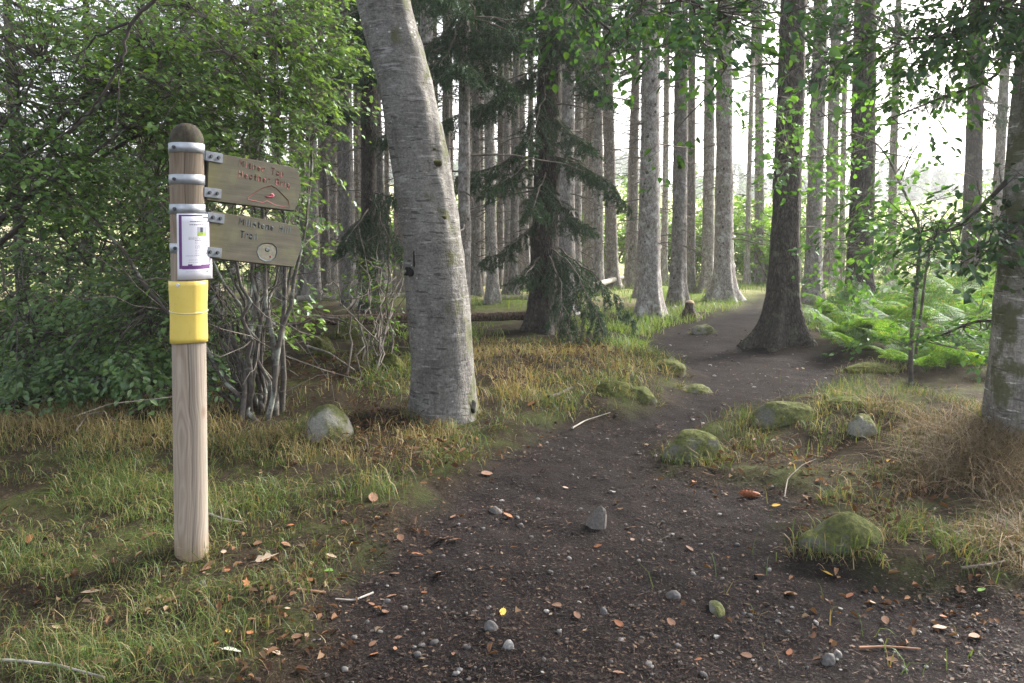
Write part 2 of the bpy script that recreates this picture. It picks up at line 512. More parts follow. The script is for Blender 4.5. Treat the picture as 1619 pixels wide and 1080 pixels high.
def ground_mat():
    t = NT('forest_soil'); co = t.coord()
    pm = t.n('ShaderNodeAttribute', attribute_name='path').outputs['Fac']
    gm = t.n('ShaderNodeAttribute', attribute_name='green').outputs['Fac']
    n0 = t.noise(co, 1.1, 4); n1 = t.noise(co, 9, 6, .7); n2 = t.noise(co, 60, 4, .7); n3 = t.noise(co, 220, 2, .6)
    soil = t.ramp(n1, [(.3, (.0060, .0050, .0051)), (.55, (.0155, .0130, .0131)), (.8, (.033, .028, .028))])
    soil = t.mix(.55, soil, t.ramp(n2, [(.3, (.0040, .0035, .0036)), (.55, (.016, .0133, .0132)), (.75, (.056, .048, .047))]))
    soil = t.mix(t.ramp(n3, [(.62, 0), (.70, .7)]), soil, (.12, .105, .10))
    red = t.ramp(t.noise(co, 3.2, 5), [(.45, 0), (.68, 1)])
    soil = t.mix(t.math('MULTIPLY', red, .45), soil, (.024, .0175, .0165))
    floor = t.ramp(n1, [(.3, (.012, .009, .007)), (.55, (.033, .026, .017)), (.8, (.072, .056, .037))])
    floor = t.mix(.5, floor, t.ramp(n2, [(.3, (.010, .008, .006)), (.6, (.042, .033, .021)), (.8, (.10, .079, .05))]))
    mo = t.ramp(t.noise(co, 2.3, 5, .6), [(.50, 0), (.62, 1)])
    floor = t.mix(t.math('MULTIPLY', mo, .5), floor, (.065, .085, .024))
    green = t.ramp(n1, [(.3, (.09, .15, .03)), (.55, (.19, .26, .06)), (.8, (.34, .34, .13))])
    straw = t.ramp(t.noise(co, .35, 5), [(.42, 0), (.6, 1)])
    green = t.mix(straw, green, (.42, .36, .24))
    floor = t.mix(gm, floor, green)
    col = t.mix(pm, floor, soil)
    h = t.math('ADD', t.math('MULTIPLY', n1, .6), t.math('ADD', t.math('MULTIPLY', n2, .35), t.math('MULTIPLY', n3, .12)))
    return t.surf(col, .92, t.bump(h, 1.0, .03), spec=.04)
M['soil'] = ground_mat()

def rock_mat(name, moss=.5, tint=(.30, .285, .265)):
    t = NT(name); co = t.coord()
    n1 = t.noise(co, 9, 6, .65); n2 = t.noise(co, 70, 3, .7); n0 = t.noise(co, 4.5, 6, .6)
    a = tuple(c * .45 for c in tint)
    col = t.mix(.5, t.ramp(n1, [(.3, a), (.7, tint)]), t.ramp(n2, [(.3, tuple(c * .5 for c in tint)), (.7, tuple(min(c * 1.25, .6) for c in tint))]))
    li = t.ramp(t.voro(co, 17), [(.12, 1), (.2, 0)])
    col = t.mix(t.math('MULTIPLY', li, .35), col, (.46, .46, .40))
    k = t.math('ADD', t.math('MULTIPLY', t.normalz(), .22), n0)
    mk = t.ramp(k, [(.80 - moss * .45, 0), (.93 - moss * .45, 1)])
    mc = t.ramp(t.noise(co, 34, 5, .7), [(.3, (.034, .042, .012)), (.5, (.085, .097, .027)), (.75, (.19, .19, .06))])
    col = t.mix(t.math('MULTIPLY', mk, .92), col, mc)
    h = t.math('ADD', t.math('MULTIPLY', n1, .5), t.math('MULTIPLY', t.noise(co, 45, 5, .75), .6))
    return t.surf(col, .95, t.bump(h, 1.0, .03), spec=.1)
M['mossy_rock'] = rock_mat('mossy_rock', .70, (.20, .195, .175))
M['lichen_rock'] = rock_mat('lichen_rock', .60, (.34, .33, .29))
M['dry_rock'] = rock_mat('dry_rock', .05, (.20, .18, .165))
M['moss'] = rock_mat('moss', .95, (.08, .06, .04))
def pebble_mat():
    t = NT('pebble'); r = t.rnd()
    c = t.ramp(r, [(0, (.06, .052, .05)), (.5, (.10, .09, .087)), (.85, (.19, .18, .175)), (1, (.40, .39, .37))])
    n = t.noise(t.coord(), 60, 4)
    c = t.mix(1, c, t.ramp(n, [(.3, .6), (.7, 1.25)]), 'MULTIPLY')
    return t.surf(c, .85)
M['pebble'] = pebble_mat()
def stone_mat():
    t = NT('stone'); r = t.orand(); co = t.coord()
    c = t.ramp(r, [(0, (.085, .082, .082)), (.4, (.125, .12, .118)), (.75, (.17, .155, .145)), (1, (.30, .29, .275))])
    c = t.mix(1, c, t.ramp(t.noise(co, 70, 5, .7), [(.3, .5), (.7, 1.3)]), 'MULTIPLY')
    return t.surf(c, .85, t.bump(t.noise(co, 90, 4), .6, .004))
M['stone'] = stone_mat()
def deadleaf(name, a, b):
    t = NT(name); co = t.coord()
    n = t.noise(co, 45, 4, .6)
    col = t.mix(.7, t.ramp(n, [(.3, a), (.7, b)]), t.ramp(t.orand(), [(0, a), (1, b)]))
    vein = t.ramp(t.math('ABSOLUTE', t.sep(co)[1], 0), [(0, 1), (.0022, 0)])
    col = t.mix(t.math('MULTIPLY', vein, .35), col, tuple(min(1, c * 1.6) for c in b))
    d = t.surf(col, .7, t.bump(n, .5, .003))
    return d
M['leaf_orange'] = deadleaf('leaf_orange', (.17, .06, .024), (.34, .14, .06))
M['leaf_brown'] = deadleaf('leaf_brown', (.10, .05, .03), (.26, .14, .085))
M['leaf_yellow'] = deadleaf('leaf_yellow', (.52, .30, .03), (.72, .50, .10))
M['leaf_pale'] = deadleaf('leaf_pale', (.28, .20, .14), (.45, .35, .26))
M['leaf_white'] = deadleaf('leaf_white', (.50, .52, .42), (.70, .72, .62))
M['leaf_green'] = deadleaf('leaf_green', (.09, .19, .03), (.18, .32, .06))

def post_mat():
    t = NT('post_timber'); co = t.coord()
    s = t.sep(co)
    dist = t.n('ShaderNodeTexNoise', {'Vector': t.mapping(co, (2.2, 2.2, .9)), 'Scale': 2.6, 'Detail': 2.0}).outputs['Color']
    v = t.n('ShaderNodeVectorMath', operation='MULTIPLY_ADD')
    t.t.links.new(dist, v.inputs[0]); v.inputs[1].default_value = (.09, .09, .09)
    t.t.links.new(t.mapping(co, (1, 1, .022), (.018, .05, 0)), v.inputs[2])
    w = t.n('ShaderNodeTexWave', {'Vector': v.outputs[0], 'Scale': 15.0, 'Distortion': 1.2, 'Detail': 2.0, 'Detail Scale': 1.5}, wave_type='RINGS', rings_direction='Z').outputs['Fac']
    fine = t.noise(t.mapping(co, (1, 1, .03)), 90, 4, .6)
    col = t.ramp(w, [(0, (.30, .235, .18)), (.25, (.36, .295, .235)), (.8, (.385, .325, .265)), (1, (.325, .26, .205))])
    grey = t.mix(1, col, (.72, .76, .80), 'MULTIPLY')
    side = t.ramp(t.math('ADD', s[0], t.math('MULTIPLY', t.noise(co, 3, 3), .02)), [(.012, 0), (.02, 1)])
    col = t.mix(t.math('MULTIPLY', side, .75), col, grey)
    col = t.mix(1, col, t.ramp(fine, [(.3, .78), (.7, 1.08)]), 'MULTIPLY')
    up = t.ramp(t.math('MULTIPLY', t.math('ADD', s[2], t.math('MULTIPLY', t.noise(co, 9, 4), .08)), .5), [(.56, 0), (.80, .75), (.915, .8), (.945, 1)])
    col = t.mix(up, col, t.mix(1, col, (.50, .45, .38), 'MULTIPLY'))
    dome = t.ramp(t.math('MULTIPLY', t.math('ADD', s[2], t.math('MULTIPLY', t.noise(co, 16, 4), .06)), .5), [(.935, 0), (.955, 1)])
    col = t.mix(dome, col, t.ramp(t.noise(co, 28, 5, .7), [(.35, (.022, .018, .012)), (.55, (.05, .042, .026)), (.68, (.055, .07, .02))]))
    base = t.ramp(t.math('ADD', s[2], t.math('MULTIPLY', t.noise(co, 14, 4), .12)), [(.06, 1), (.16, 0)])
    col = t.mix(t.math('MULTIPLY', base, .55), col, (.22, .15, .075))
    kn = t.voro(t.mapping(co, (1, 1, .55), (.3, .2, .12)), 5.2)
    col = t.mix(t.ramp(kn, [(.055, .75), (.12, 0)]), col, (.16, .085, .05))
    # long drying crack
    ck = t.math('ABSOLUTE', t.math('ADD', t.math('SUBTRACT', s[0], .006), t.math('MULTIPLY', t.math('SUBTRACT', t.noise(t.mapping(co, (1, 1, 1)), 3.5, 4), .5), .028)))
    m2 = t.ramp(t.noise(co, 2.5, 2), [(.42, 0), (.5, 1)])
    col = t.mix(t.math('MULTIPLY', t.ramp(ck, [(.0008, 1), (.0022, 0)]), t.math('MULTIPLY', m2, .8)), col, (.06, .04, .03))
    return t.surf(col, .8, t.bump(t.math('ADD', fine, t.math('MULTIPLY', w, .3)), .35, .003))
M['post'] = post_mat()
def board_mat():
    t = NT('board_timber'); co = t.coord()
    g = t.noise(t.mapping(co, (.35, 1, 6)), 10, 5, .65); n = t.noise(co, 11, 5)
    col = t.ramp(g, [(.3, (.055, .050, .036)), (.7, (.098, .090, .066))])
    col = t.mix(t.math('MULTIPLY', t.ramp(n, [(.5, 0), (.7, 1)]), .35), col, (.13, .135, .065))
    x = t.sep(co)[0]
    st = t.ramp(t.math('ADD', x, t.math('MULTIPLY', n, .1)), [(.02, 1), (.17, 0)])
    col = t.mix(t.math('MULTIPLY', st, .5), col, (.13, .125, .03))
    sm = t.ramp(t.voro(co, 8), [(.05, 1), (.14, 0)])
    col = t.mix(t.math('MULTIPLY', sm, .35), col, (.09, .095, .055))
    return t.surf(col, .85, t.bump(g, .35, .003))
M['board'] = board_mat()
def simple(name, col, rough=.6, metal=0, spec=.4, var=.12, sc=30):
    t = NT(name); n = t.noise(t.coord(), sc, 4)
    c = t.mix(1, col, t.ramp(n, [(.3, 1 - var), (.7, 1 + var)]), 'MULTIPLY')
    return t.surf(c, rough, None, metal, spec)
M['board_edge'] = simple('board_edge', (.045, .04, .026), .9)
M['zinc'] = simple('zinc', (.36, .38, .41), .5, .6, .5, .25, 26)
M['zinc_dark'] = simple('zinc_dark', (.13, .145, .17), .55, .4, .4, .3, 26)
M['bolt'] = simple('bolt', (.05, .055, .065), .5, .6)
M['red_paint'] = simple('red_paint', (.20, .055, .052), .8, var=.4, sc=60)
M['pink_paint'] = simple('pink_paint', (.50, .09, .14), .7, var=.2)
M['dark_paint'] = simple('dark_paint', (.028, .048, .062), .7, var=.25, sc=60)
M['grey_paint'] = simple('grey_paint', (.13, .125, .095), .8, var=.25, sc=60)
M['paper'] = simple('paper', (.70, .69, .76), .35, 0, .5, .05, 6)
M['purple'] = simple('purple', (.12, .035, .16), .45)
M['ink'] = simple('ink', (.13, .12, .15), .5)
M['ink_pale'] = simple('ink_pale', (.42, .41, .47), .5)
M['photo_green'] = simple('photo_green', (.25, .36, .03), .4)
M['photo_grey'] = simple('photo_grey', (.30, .32, .40), .4)
M['photo_dark'] = simple('photo_dark', (.035, .035, .06), .4)
def yellow_mat():
    t = NT('yellow_plastic'); co = t.coord()
    n = t.noise(co, 9, 5); f = t.noise(t.mapping(co, (1, 1, .2)), 60, 4, .7)
    col = t.ramp(n, [(.3, (.66, .49, .10)), (.7, (.72, .56, .14))])
    col = t.mix(t.math('MULTIPLY', t.ramp(f, [(.55, 0), (.75, 1)]), .3), col, (.40, .29, .08))
    sc = t.ramp(t.noise(co, 26, 6, .75), [(.60, 0), (.68, 1)])
    col = t.mix(t.math('MULTIPLY', sc, .35), col, (.45, .38, .20))
    return t.surf(col, .34, t.bump(t.noise(t.mapping(co, (1, 1, .25)), 22, 4), .12, .004), 0, .45)
M['yellow'] = yellow_mat()
M['wire'] = simple('wire', (.55, .52, .40), .5)
M['cone'] = simple('cone', (.22, .075, .03), .7, var=.4, sc=80)
M['log'] = dark_bark('log_bark', (.05, .034, .024), (.15, .10, .07), (.28, .20, .14), 24)
M['stump'] = dark_bark('stump_bark', (.035, .025, .02), (.10, .075, .06), (.22, .18, .14), 24)
M['cut_wood'] = simple('cut_wood', (.30, .21, .13), .85, var=.3)
M['hole_shade_wound'] = simple('hole_shade_and_wound', (.012, .011, .009), .95)  # near-black colour puts in the foot hole's shade; also the dark bark wound
# ------------------------------------------------------------------ ground and path: one sheet, split where the worn soil begins
def axis_y():
    y, out = -7.0, []
    while y < 2.0: out.append(y); y += 0.16
    while y < 420: out.append(y); y += max(0.026, 0.0095 * y)
    return np.array(out)
def axis_x():
    x, out = 0.0, [0.0]
    while x < 260:
        x += 0.024 + 0.0145 * x; out.append(x)
    a = np.array(out)
    return np.concatenate([-a[:0:-1], a])
xs, ys = axis_x(), axis_y()
GX, GY = np.meshgrid(xs, ys)
PMG = pathmask(GX, GY)
GZ = terrain(GX, GY, PMG)
nx, ny = len(xs), len(ys)
gu, gv = project(np.stack([GX, GY, GZ], -1))
GREEN = np.maximum(sstep(12.5, 21, GY + 2.0 * fbm(np.stack([GX, GY, 0 * GX], -1) * .35, 3, 41)) * (1 - .35 * sstep(-1.5, -4, GX) * (1 - sstep(26, 32, GY))), 0)
Vg = np.stack([GX, GY, GZ], -1).reshape(-1, 3)
i = np.arange(ny - 1)[:, None] * nx; j = np.arange(nx - 1)[None]
FQ = np.stack([i + j, i + j + 1, i + nx + j + 1, i + nx + j], -1).reshape(-1, 4)
fm = PMG.reshape(-1)[FQ].mean(1)
def sheet(name, sel):
    Fs = FQ[sel]; used, inv = np.unique(Fs, return_inverse=True)
    mb = MB(); mb.add(Vg[used], inv.reshape(-1, 4))
    o = mb.build(name, M['soil'])
    for nm, arr in (('path', PMG), ('green', GREEN)):
        at = o.data.attributes.new(nm, 'FLOAT', 'POINT')
        at.data.foreach_set('value', arr.reshape(-1)[used].astype(np.float32))
    tag(o, kind='structure')
    return o
sheet('ground', fm <= 0.5)
sheet('path', fm > 0.5)

# ------------------------------------------------------------------ sky, sun, camera
SUN_AZ, SUN_EL = math.radians(50), math.radians(34)
w = bpy.data.worlds.new("World"); bpy.context.scene.world = w; w.use_nodes = True
wt = w.node_tree; bg = wt.nodes['Background']
sky = wt.nodes.new('ShaderNodeTexSky'); sky.sky_type = 'NISHITA'; sky.sun_disc = False
sky.sun_elevation = SUN_EL; sky.sun_rotation = SUN_AZ
sky.air_density = 1.0; sky.dust_density = 6.0; sky.ozone_density = 1.0; sky.altitude = 100
hs = wt.nodes.new('ShaderNodeHueSaturation'); hs.inputs['Saturation'].default_value = .4
wt.links.new(sky.outputs[0], hs.inputs['Color']); wt.links.new(hs.outputs[0], bg.inputs[0]); bg.inputs[1].default_value = 0.15
sl = bpy.data.lights.new('sun', 'SUN'); sl.energy = 4.0; sl.angle = math.radians(24); sl.color = (1, .95, .87)
so = bpy.data.objects.new('sun', sl); C.objects.link(so)
sd = Vector((math.sin(SUN_AZ) * math.cos(SUN_EL), math.cos(SUN_AZ) * math.cos(SUN_EL), math.sin(SUN_EL)))
so.rotation_euler = (-sd).to_track_quat('-Z', 'Y').to_euler(); so.location = (20, 20, 40)

cam = bpy.data.cameras.new('camera'); co_ = bpy.data.objects.new('camera', cam); C.objects.link(co_)
co_.location = (0, 0, CAMH); co_.rotation_euler = (PI / 2 - PITCH, 0, 0)
cam.sensor_width = 36; cam.lens = 36 * F / 1619; cam.shift_y = -(540 - PPY) / 1619
cam.clip_start = 0.05; cam.clip_end = 2000
sc = bpy.context.scene; sc.camera = co_
sc.render.engine = 'CYCLES'
sc.view_settings.view_transform = 'Standard'; sc.view_settings.look = 'None'
sc.view_settings.exposure = 1.98; sc.view_settings.gamma = 1
cy = sc.cycles
cy.max_bounces = 6; cy.diffuse_bounces = 4; cy.glossy_bounces = 2; cy.transmission_bounces = 4; cy.transparent_max_bounces = 4
cy.sample_clamp_indirect = 6.0; cy.use_denoising = True; cy.caustics_reflective = False; cy.caustics_refractive = False
try: cy.denoiser = 'OPENIMAGEDENOISE'
except Exception: pass

# ------------------------------------------------------------------ signpost
pb = ground(303, 874); PX, PY, PZ = pb
PR = 25.5 * PY / F
toc = nrm(np.array([-PX, -PY, 0.0])); rgt = np.array([-toc[1], toc[0], 0.0])
if rgt[0] < 0: rgt = -rgt
POST_RZ = math.atan2(rgt[1], rgt[0])
LEAN = math.radians(0.5)
post_root = empty('signpost', (PX, PY, PZ), 'round timber signpost with domed top carrying two pointed trail boards, at the path edge', 'signpost')
PH = (365 - 196) / F * PY + CAMH - PZ
zs = list(np.linspace(-0.3, PH - PR * 1.1, 60)); rr = [PR] * 60
for a in np.linspace(0.12, PI / 2, 9):
    zs.append(PH - PR * 1.1 + PR * 1.1 * math.sin(a)); rr.append(PR * max(math.cos(a), .02))
def post_c(z): return np.array([math.sin(LEAN) * z, 0, z])
mb = MB(); add_tube(mb, [post_c(z) for z in zs], rr, 40)
po = mb.build('post', M['post'], post_root); po.rotation_euler = (0, 0, POST_RZ)

def zpx(v, d=None):
    """height above the post's foot for a photo row on the post"""
    return CAMH - PZ + (365 - v) / F * (PY if d is None else d)

def dir_a(th):
    return np.array([math.sin(th), -math.cos(th), 0.0])     # post frame: -Y faces the camera, +X is the picture's right
class Board: pass
def make_board(uv_lt, uv_lb, uv_rt, uv_rb, L, name_label, band_rows):
    p0 = np.array([PX, PY, 0]) + rgt * (PR + .018)
    ang = math.radians(58.0)
    d = np.array([math.cos(ang), math.sin(ang), 0])
    p1 = p0 + d * L
    z0t = CAMH + (365 - uv_lt) / F * p0[1]; z0b = CAMH + (365 - uv_lb) / F * p0[1]
    z1t = CAMH + (365 - uv_rt) / F * p1[1]; z1b = CAMH + (365 - uv_rb) / F * p1[1]
    zc0, zc1 = (z0t + z0b) / 2, (z1t + z1b) / 2
    h = ((z0t - z0b) + (z1t - z1b)) / 2
    tilt = math.asin((zc0 - zc1) / L)
    B = Board(); B.loc = np.array([p0[0], p0[1], zc0]); B.h = h; B.L = L
    cz, sz, ct, st = math.cos(ang), math.sin(ang), math.cos(tilt), math.sin(tilt)
    B.R = np.array([[cz, -sz, 0], [sz, cz, 0], [0, 0, 1]]) @ np.array([[ct, 0, st], [0, 1, 0], [-st, 0, ct]])
    T = 0.03; B.T = T
    o = bpy.data.objects.new('signboard', None)
    # outline with worn corners, in board X-Z
    out = [(0, -h / 2), (L - .040, -h / 2 - .002), (L - .022, -h / 2 + .034), (L, .008), (L - .006, h * .2), (L - .022, h / 2 - .022), (L - .034, h / 2 - .006), (L * .55, h / 2 + .001), (L * .3, h / 2 - .002), (0, h / 2)]
    n = len(out); O = np.array(out); cen = O.mean(0)
    I = cen + (O - cen) * np.array([.985, .965])
    def ring(pts, y): return np.column_stack([pts[:, 0], np.full(n, y), pts[:, 1]])
    V = np.vstack([ring(I, -T / 2), ring(O, -T / 2 + .004), ring(O, T / 2 - .004), ring(I, T / 2)])
    mb = MB()
    q = []
    for a in range(3):
        for k in range(n):
            k2 = (k + 1) % n
            q.append([a * n + k, a * n + k2, (a + 1) * n + k2, (a + 1) * n + k])
    mb.add(V, np.array(q), 1)
    mb.add(V[:n], np.arange(n)[None], 0); mb.add(V[3 * n:], np.arange(n)[None, ::-1], 0)
    bo = mb.build('signboard', [M['board'], M['board_edge']], post_root, smooth=False)
    bo.location = B.loc - np.array([PX, PY, PZ]); bo.rotation_euler = (0, tilt, ang)
    bo['label'] = name_label
    B.o = bo
    return B
def board_xy(B, u, v):
    r = ray(u, v); o = np.array([0, 0, CAMH])
    ol = B.R.T @ (o - B.loc); rl = B.R.T @ r
    t = (-B.T / 2 - ol[1]) / rl[1]
    p = ol + rl * t
    return np.array([p[0], p[2]])

def arc(cx, cy, rx, ry, a0, a1, n=9):
    a = np.radians(np.linspace(a0, a1, n))
    return [(cx + rx * math.cos(t), cy + ry * math.sin(t)) for t in a]
X = .5
GL = {  # strokes on a unit cap height, advance
 'M': ([[(0, 0), (0, 1), (.38, .42), (.76, 1), (.76, 0)]], 1.02),
 'i': ([[(.05, 0), (.05, .66)], [(.05, .9), (.05, .97)]], .34),
 't': ([[(.18, .95), (.18, .14), (.26, .02), (.42, .02)], [(0, .64), (.40, .64)]], .62),
 'h': ([[(0, 0), (0, 1)], [(0, .42)] + arc(.24, .42, .24, .24, 170, 0) + [(.48, 0)]], .74),
 'e': ([[(.02, .36), (.50, .36)] + arc(.27, .33, .25, .33, 8, 320, 14)], .76),
 'r': ([[(0, 0), (0, .66)], [(0, .42)] + arc(.22, .42, .22, .24, 170, 40)], .56),
 'T': ([[(0, 1), (.74, 1)], [(.37, 1), (.37, 0)]], .92),
 'a': ([[(.04, .55)] + arc(.25, .44, .22, .22, 120, 0) + [(.48, 0)], arc(.25, .19, .23, .19, 20, 340, 12)], .74),
 'p': ([[(0, -.3), (0, .66)], arc(.25, .33, .25, .33, 175, -175, 16)], .76),
 'H': ([[(0, 0), (0, 1)], [(.66, 0), (.66, 1)], [(0, .52), (.66, .52)]], .96),
 'B': ([[(0, 0), (0, 1), (.34, 1)] + arc(.36, .76, .24, .24, 80, -80) + [(0, .52)], [(.36, .52)] + arc(.38, .26, .27, .26, 80, -85) + [(0, 0)]], .92),
 'g': ([arc(.25, .33, .25, .33, 5, 355, 16), [(.5, .66), (.5, -.12)] + arc(.26, -.12, .24, .2, 0, -150)], .78),
 'l': ([[(.05, 0), (.05, 1)]], .32),
 's': ([arc(.22, .50, .20, .16, 50, 270, 8) + arc(.22, .17, .22, .17, 80, -140, 8)], .64),
 'o': ([arc(.26, .33, .26, .33, 0, 360, 18)], .80),
 'n': ([[(0, 0), (0, .66)], [(0, .42)] + arc(.24, .42, .24, .24, 170, 0) + [(.48, 0)]], .74),
 ' ': ([], .78),
}
def ribbon(mb, pts, wd, y):
    """routed stroke: a flat bead of paint with round ends"""
    P = np.array(pts, float)
    if len(P) < 2: return
    d = np.gradient(P, axis=0); d = d / (np.linalg.norm(d, axis=1, keepdims=True) + 1e-9)
    P = P.copy(); P[0] -= d[0] * wd * .3; P[-1] += d[-1] * wd * .3
    N = np.column_stack([-d[:, 1], d[:, 0]]) * wd / 2
    wv = np.ones(len(P)); wv[0] = wv[-1] = .8
    N = N * wv[:, None]
    A, Bq = P + N, P - N
    n = len(P)
    V = np.vstack([np.column_stack([A[:, 0], np.full(n, y), A[:, 1]]), np.column_stack([Bq[:, 0], np.full(n, y), Bq[:, 1]]),
                   np.column_stack([A[:, 0], np.full(n, y + .0025), A[:, 1]]), np.column_stack([Bq[:, 0], np.full(n, y + .0025), Bq[:, 1]])])
    k = np.arange(n - 1)
    mb.add(V, np.concatenate([np.stack([k, k + 1, n + k + 1, n + k], -1), np.stack([k, k + 1, 2 * n + k + 1, 2 * n + k], -1), np.stack([n + k, n + k + 1, 3 * n + k + 1, 3 * n + k], -1)]))
def letter_line(mb, B, text, uv0, uv1, cap, wd):
    a, b = board_xy(B, *uv0), board_xy(B, *uv1)
    ex = (b - a); ln = np.linalg.norm(ex); ex = ex / ln; ey = np.array([-ex[1], ex[0]])
    s = cap * .92
    own = sum(GL[c][1] for c in text) - .2
    track = (ln - own * s) / max(1, len(text) - 1); x = 0.0
    for c in text:
        for st in GL[c][0]:
            ribbon(mb, [a + ex * (x + p[0] * s) + ey * p[1] * cap for p in st], wd, -B.T / 2 - .0012)
        x += GL[c][1] * s + track

B1 = make_board(243, 315, 264, 338, .565, 'upper greenish board with red trail lettering and a hill outline', (237, 297))
mb = MB()
letter_line(mb, B1, 'Mither Tap', (378.5, 262.5), (447.5, 279.5), .029, .0036)
letter_line(mb, B1, 'Heather Brig', (377.5, 279.5), (457.5, 296.5), .029, .0036)
o = mb.build('lettering', M['red_paint'], B1.o); o['label'] = 'faded red routed lettering'
def Z1(zx, zy): return (260 + zx / 6.746, 180 + zy / 6.746)
mb = MB()
hill = [(890, 912), (886, 896), (1000, 820), (1062, 785), (1140, 767), (1200, 800), (1260, 862), (1322, 925), (1332, 1002), (1180, 972), (1092, 928), (1052, 946), (960, 926), (890, 912)]
ribbon(mb, [board_xy(B1, *Z1(*p)) for p in hill], .0034, -B1.T / 2 - .0012)
o = mb.build('emblem', M['red_paint'], B1.o); o['label'] = 'hill outline in dull red'
mb = MB()
sw = [(1075, 878), (1100, 892), (1150, 890), (1168, 870), (1150, 850), (1128, 862), (1160, 880), (1110, 886)]
ribbon(mb, [board_xy(B1, *Z1(*p)) for p in sw], .0052, -B1.T / 2 - .0016)
o = mb.build('emblem', M['pink_paint'], B1.o); o['label'] = 'small pink looped mark'

B2 = make_board(333, 408, 356, 424, .565, 'lower board with dark lettering and a ringed millstone mark', (340, 396))
mb = MB()
def Z2(zx, zy): return (260 + zx / 6.746, 310 + zy / 6.746)
letter_line(mb, B2, 'Millstone Hill', Z2(800, 303), Z2(1338, 400), .031, .0044)
letter_line(mb, B2, 'Trail', Z2(806, 440), Z2(988, 468), .031, .0044)
o = mb.build('lettering', M['dark_paint'], B2.o); o['label'] = 'dark blue routed lettering'
mb = MB()
ring = [(1090, 503), (1150, 512), (1190, 550), (1196, 600), (1180, 655), (1130, 692), (1070, 690), (1015, 660), (990, 600), (1000, 545), (1040, 510), (1090, 503)]
R2 = np.array([board_xy(B2, *Z2(*p)) for p in ring])
mb.add(np.column_stack([R2[:, 0], np.full(len(R2), -B2.T / 2 - .0008), R2[:, 1]])[:-1], np.arange(len(R2) - 1)[None], 1)
ribbon(mb, R2, .0050, -B2.T / 2 - .0016)
c0 = board_xy(B2, *Z2(1096, 572))
ribbon(mb, arc(c0[0], c0[1], .0125, .0085, 0, 360, 16), .0046, -B2.T / 2 - .0016)
o = mb.build('emblem', [M['dark_paint'], M['grey_paint']], B2.o); o['label'] = 'dark ring with a small ring inside'
mb = MB(); c1 = board_xy(B2, *Z2(1130, 645))
ribbon(mb, arc(c1[0], c1[1], .003, .0025, 0, 360, 10), .006, -B2.T / 2 - .0016)
mb.build('emblem', M['red_paint'], B2.o)

# galvanised clamp bands with their plates on the boards
for row, B, frac in ((236, B1, .40), (285, B1, -.33), (331, B2, .36), (392, B2, -.36)):
    z = zpx(row); hb = .044
    mb = MB()
    r0 = PR + .0035
    a = np.linspace(-PI, PI, 49)[:-1]
    prof = [(r0 - .004, -hb / 2), (r0, -hb / 2 + .001), (r0, hb / 2 - .001), (r0 - .004, hb / 2)]
    cx = math.sin(LEAN) * z
    V = np.array([[cx + r * math.sin(t), -r * math.cos(t), z + dz] for (r, dz) in prof for t in a])
    n = len(a); q = []
    for s in range(3):
        for k in range(n):
            q.append([s * n + k, s * n + (k + 1) % n, (s + 1) * n + (k + 1) % n, (s + 1) * n + k])
    mb.add(V, np.array(q))
    band = mb.build('clamp_band', M['zinc'], post_root, smooth=False); band.rotation_euler = (0, 0, POST_RZ)
    for p in band.data.polygons: p.use_smooth = True
    # plate riveted on the board, bolt heads
    mbp = MB()
    pc = B.loc + B.R @ np.array([.030, -B.T / 2 - .003, frac * B.h]) - np.array([PX, PY, PZ])
    box_bm(mbp, pc, (.092, .005, hb), 0, B.R, .0012)
    # flange between band and plate
    fl = B.loc + B.R @ np.array([-.014, -B.T / 2 - .001, frac * B.h]) - np.array([PX, PY, PZ])
    f0 = np.array([rgt[0] * (r0 - .004) + toc[0] * .03, rgt[1] * (r0 - .004) + toc[1] * .03, fl[2]])
    dv = fl - f0; Lf = np.linalg.norm(dv[:2]); af = math.atan2(dv[1], dv[0])
    Rf = np.array([[math.cos(af), -math.sin(af), 0], [math.sin(af), math.cos(af), 0], [0, 0, 1]])
    box_bm(mbp, (f0 + fl) / 2, (Lf + .006, .005, hb * .96), 0, Rf, .001)
    pl = mbp.build('clamp_plate', M['zinc_dark'], post_root, smooth=False)
    for bx in (.012, .052):
        mbb = MB()
        bc = B.loc + B.R @ np.array([bx, -B.T / 2 - .0065, frac * B.h]) - np.array([PX, PY, PZ])
        tip = bc + B.R @ np.array([0, -.006, 0])
        add_tube(mbb, [bc, tip], [.0085, .0075], 6)
        mbb.build('bolt', M['bolt'], pl, smooth=False)
    mbb = MB()
    th = math.radians(-42)
    c = np.array([cx, 0, z]) + dir_a(th) * r0
    add_tube(mbb, [c, c + dir_a(th) * .008], [.008, .007], 6)
    bo = mbb.build('bolt', M['bolt'], band, smooth=False)

# paper notice wrapped round the post
def paper_pos(f, off=0.0):
    """f: 0..1 across the sheet as the photo shows it"""
    r = PR + .0055 + off
    rp = r * F / PY
    px = -15.5 + 51 * f
    lim = r * math.sin(math.radians(56)) * F / PY
    if px <= lim:
        th = math.asin(max(-1, px / rp)); return dir_a(th) * r
    th = math.radians(56)
    t = np.array([math.cos(th), math.sin(th), 0])
    return dir_a(th) * r + t * ((px - lim) / (F / PY) / math.cos(th))
def sheet_patch(mb, f0, f1, v0, v1, off, mat, n=14, flare=None, nz=1):
    fs = np.linspace(f0, f1, n); V = []
    for iz in range(nz + 1):
        v = v0 + (v1 - v0) * iz / nz
        for f in fs:
            z = zpx(v)
            p = paper_pos(f, off + (flare(f, v) if flare else 0)) + np.array([math.sin(LEAN) * z, 0, z]); V.append(p)
    q = [[iz * n + k, iz * n + k + 1, (iz + 1) * n + k + 1, (iz + 1) * n + k] for iz in range(nz) for k in range(n - 1)]
    mb.add(V, np.array(q)[:, ::-1], mat)
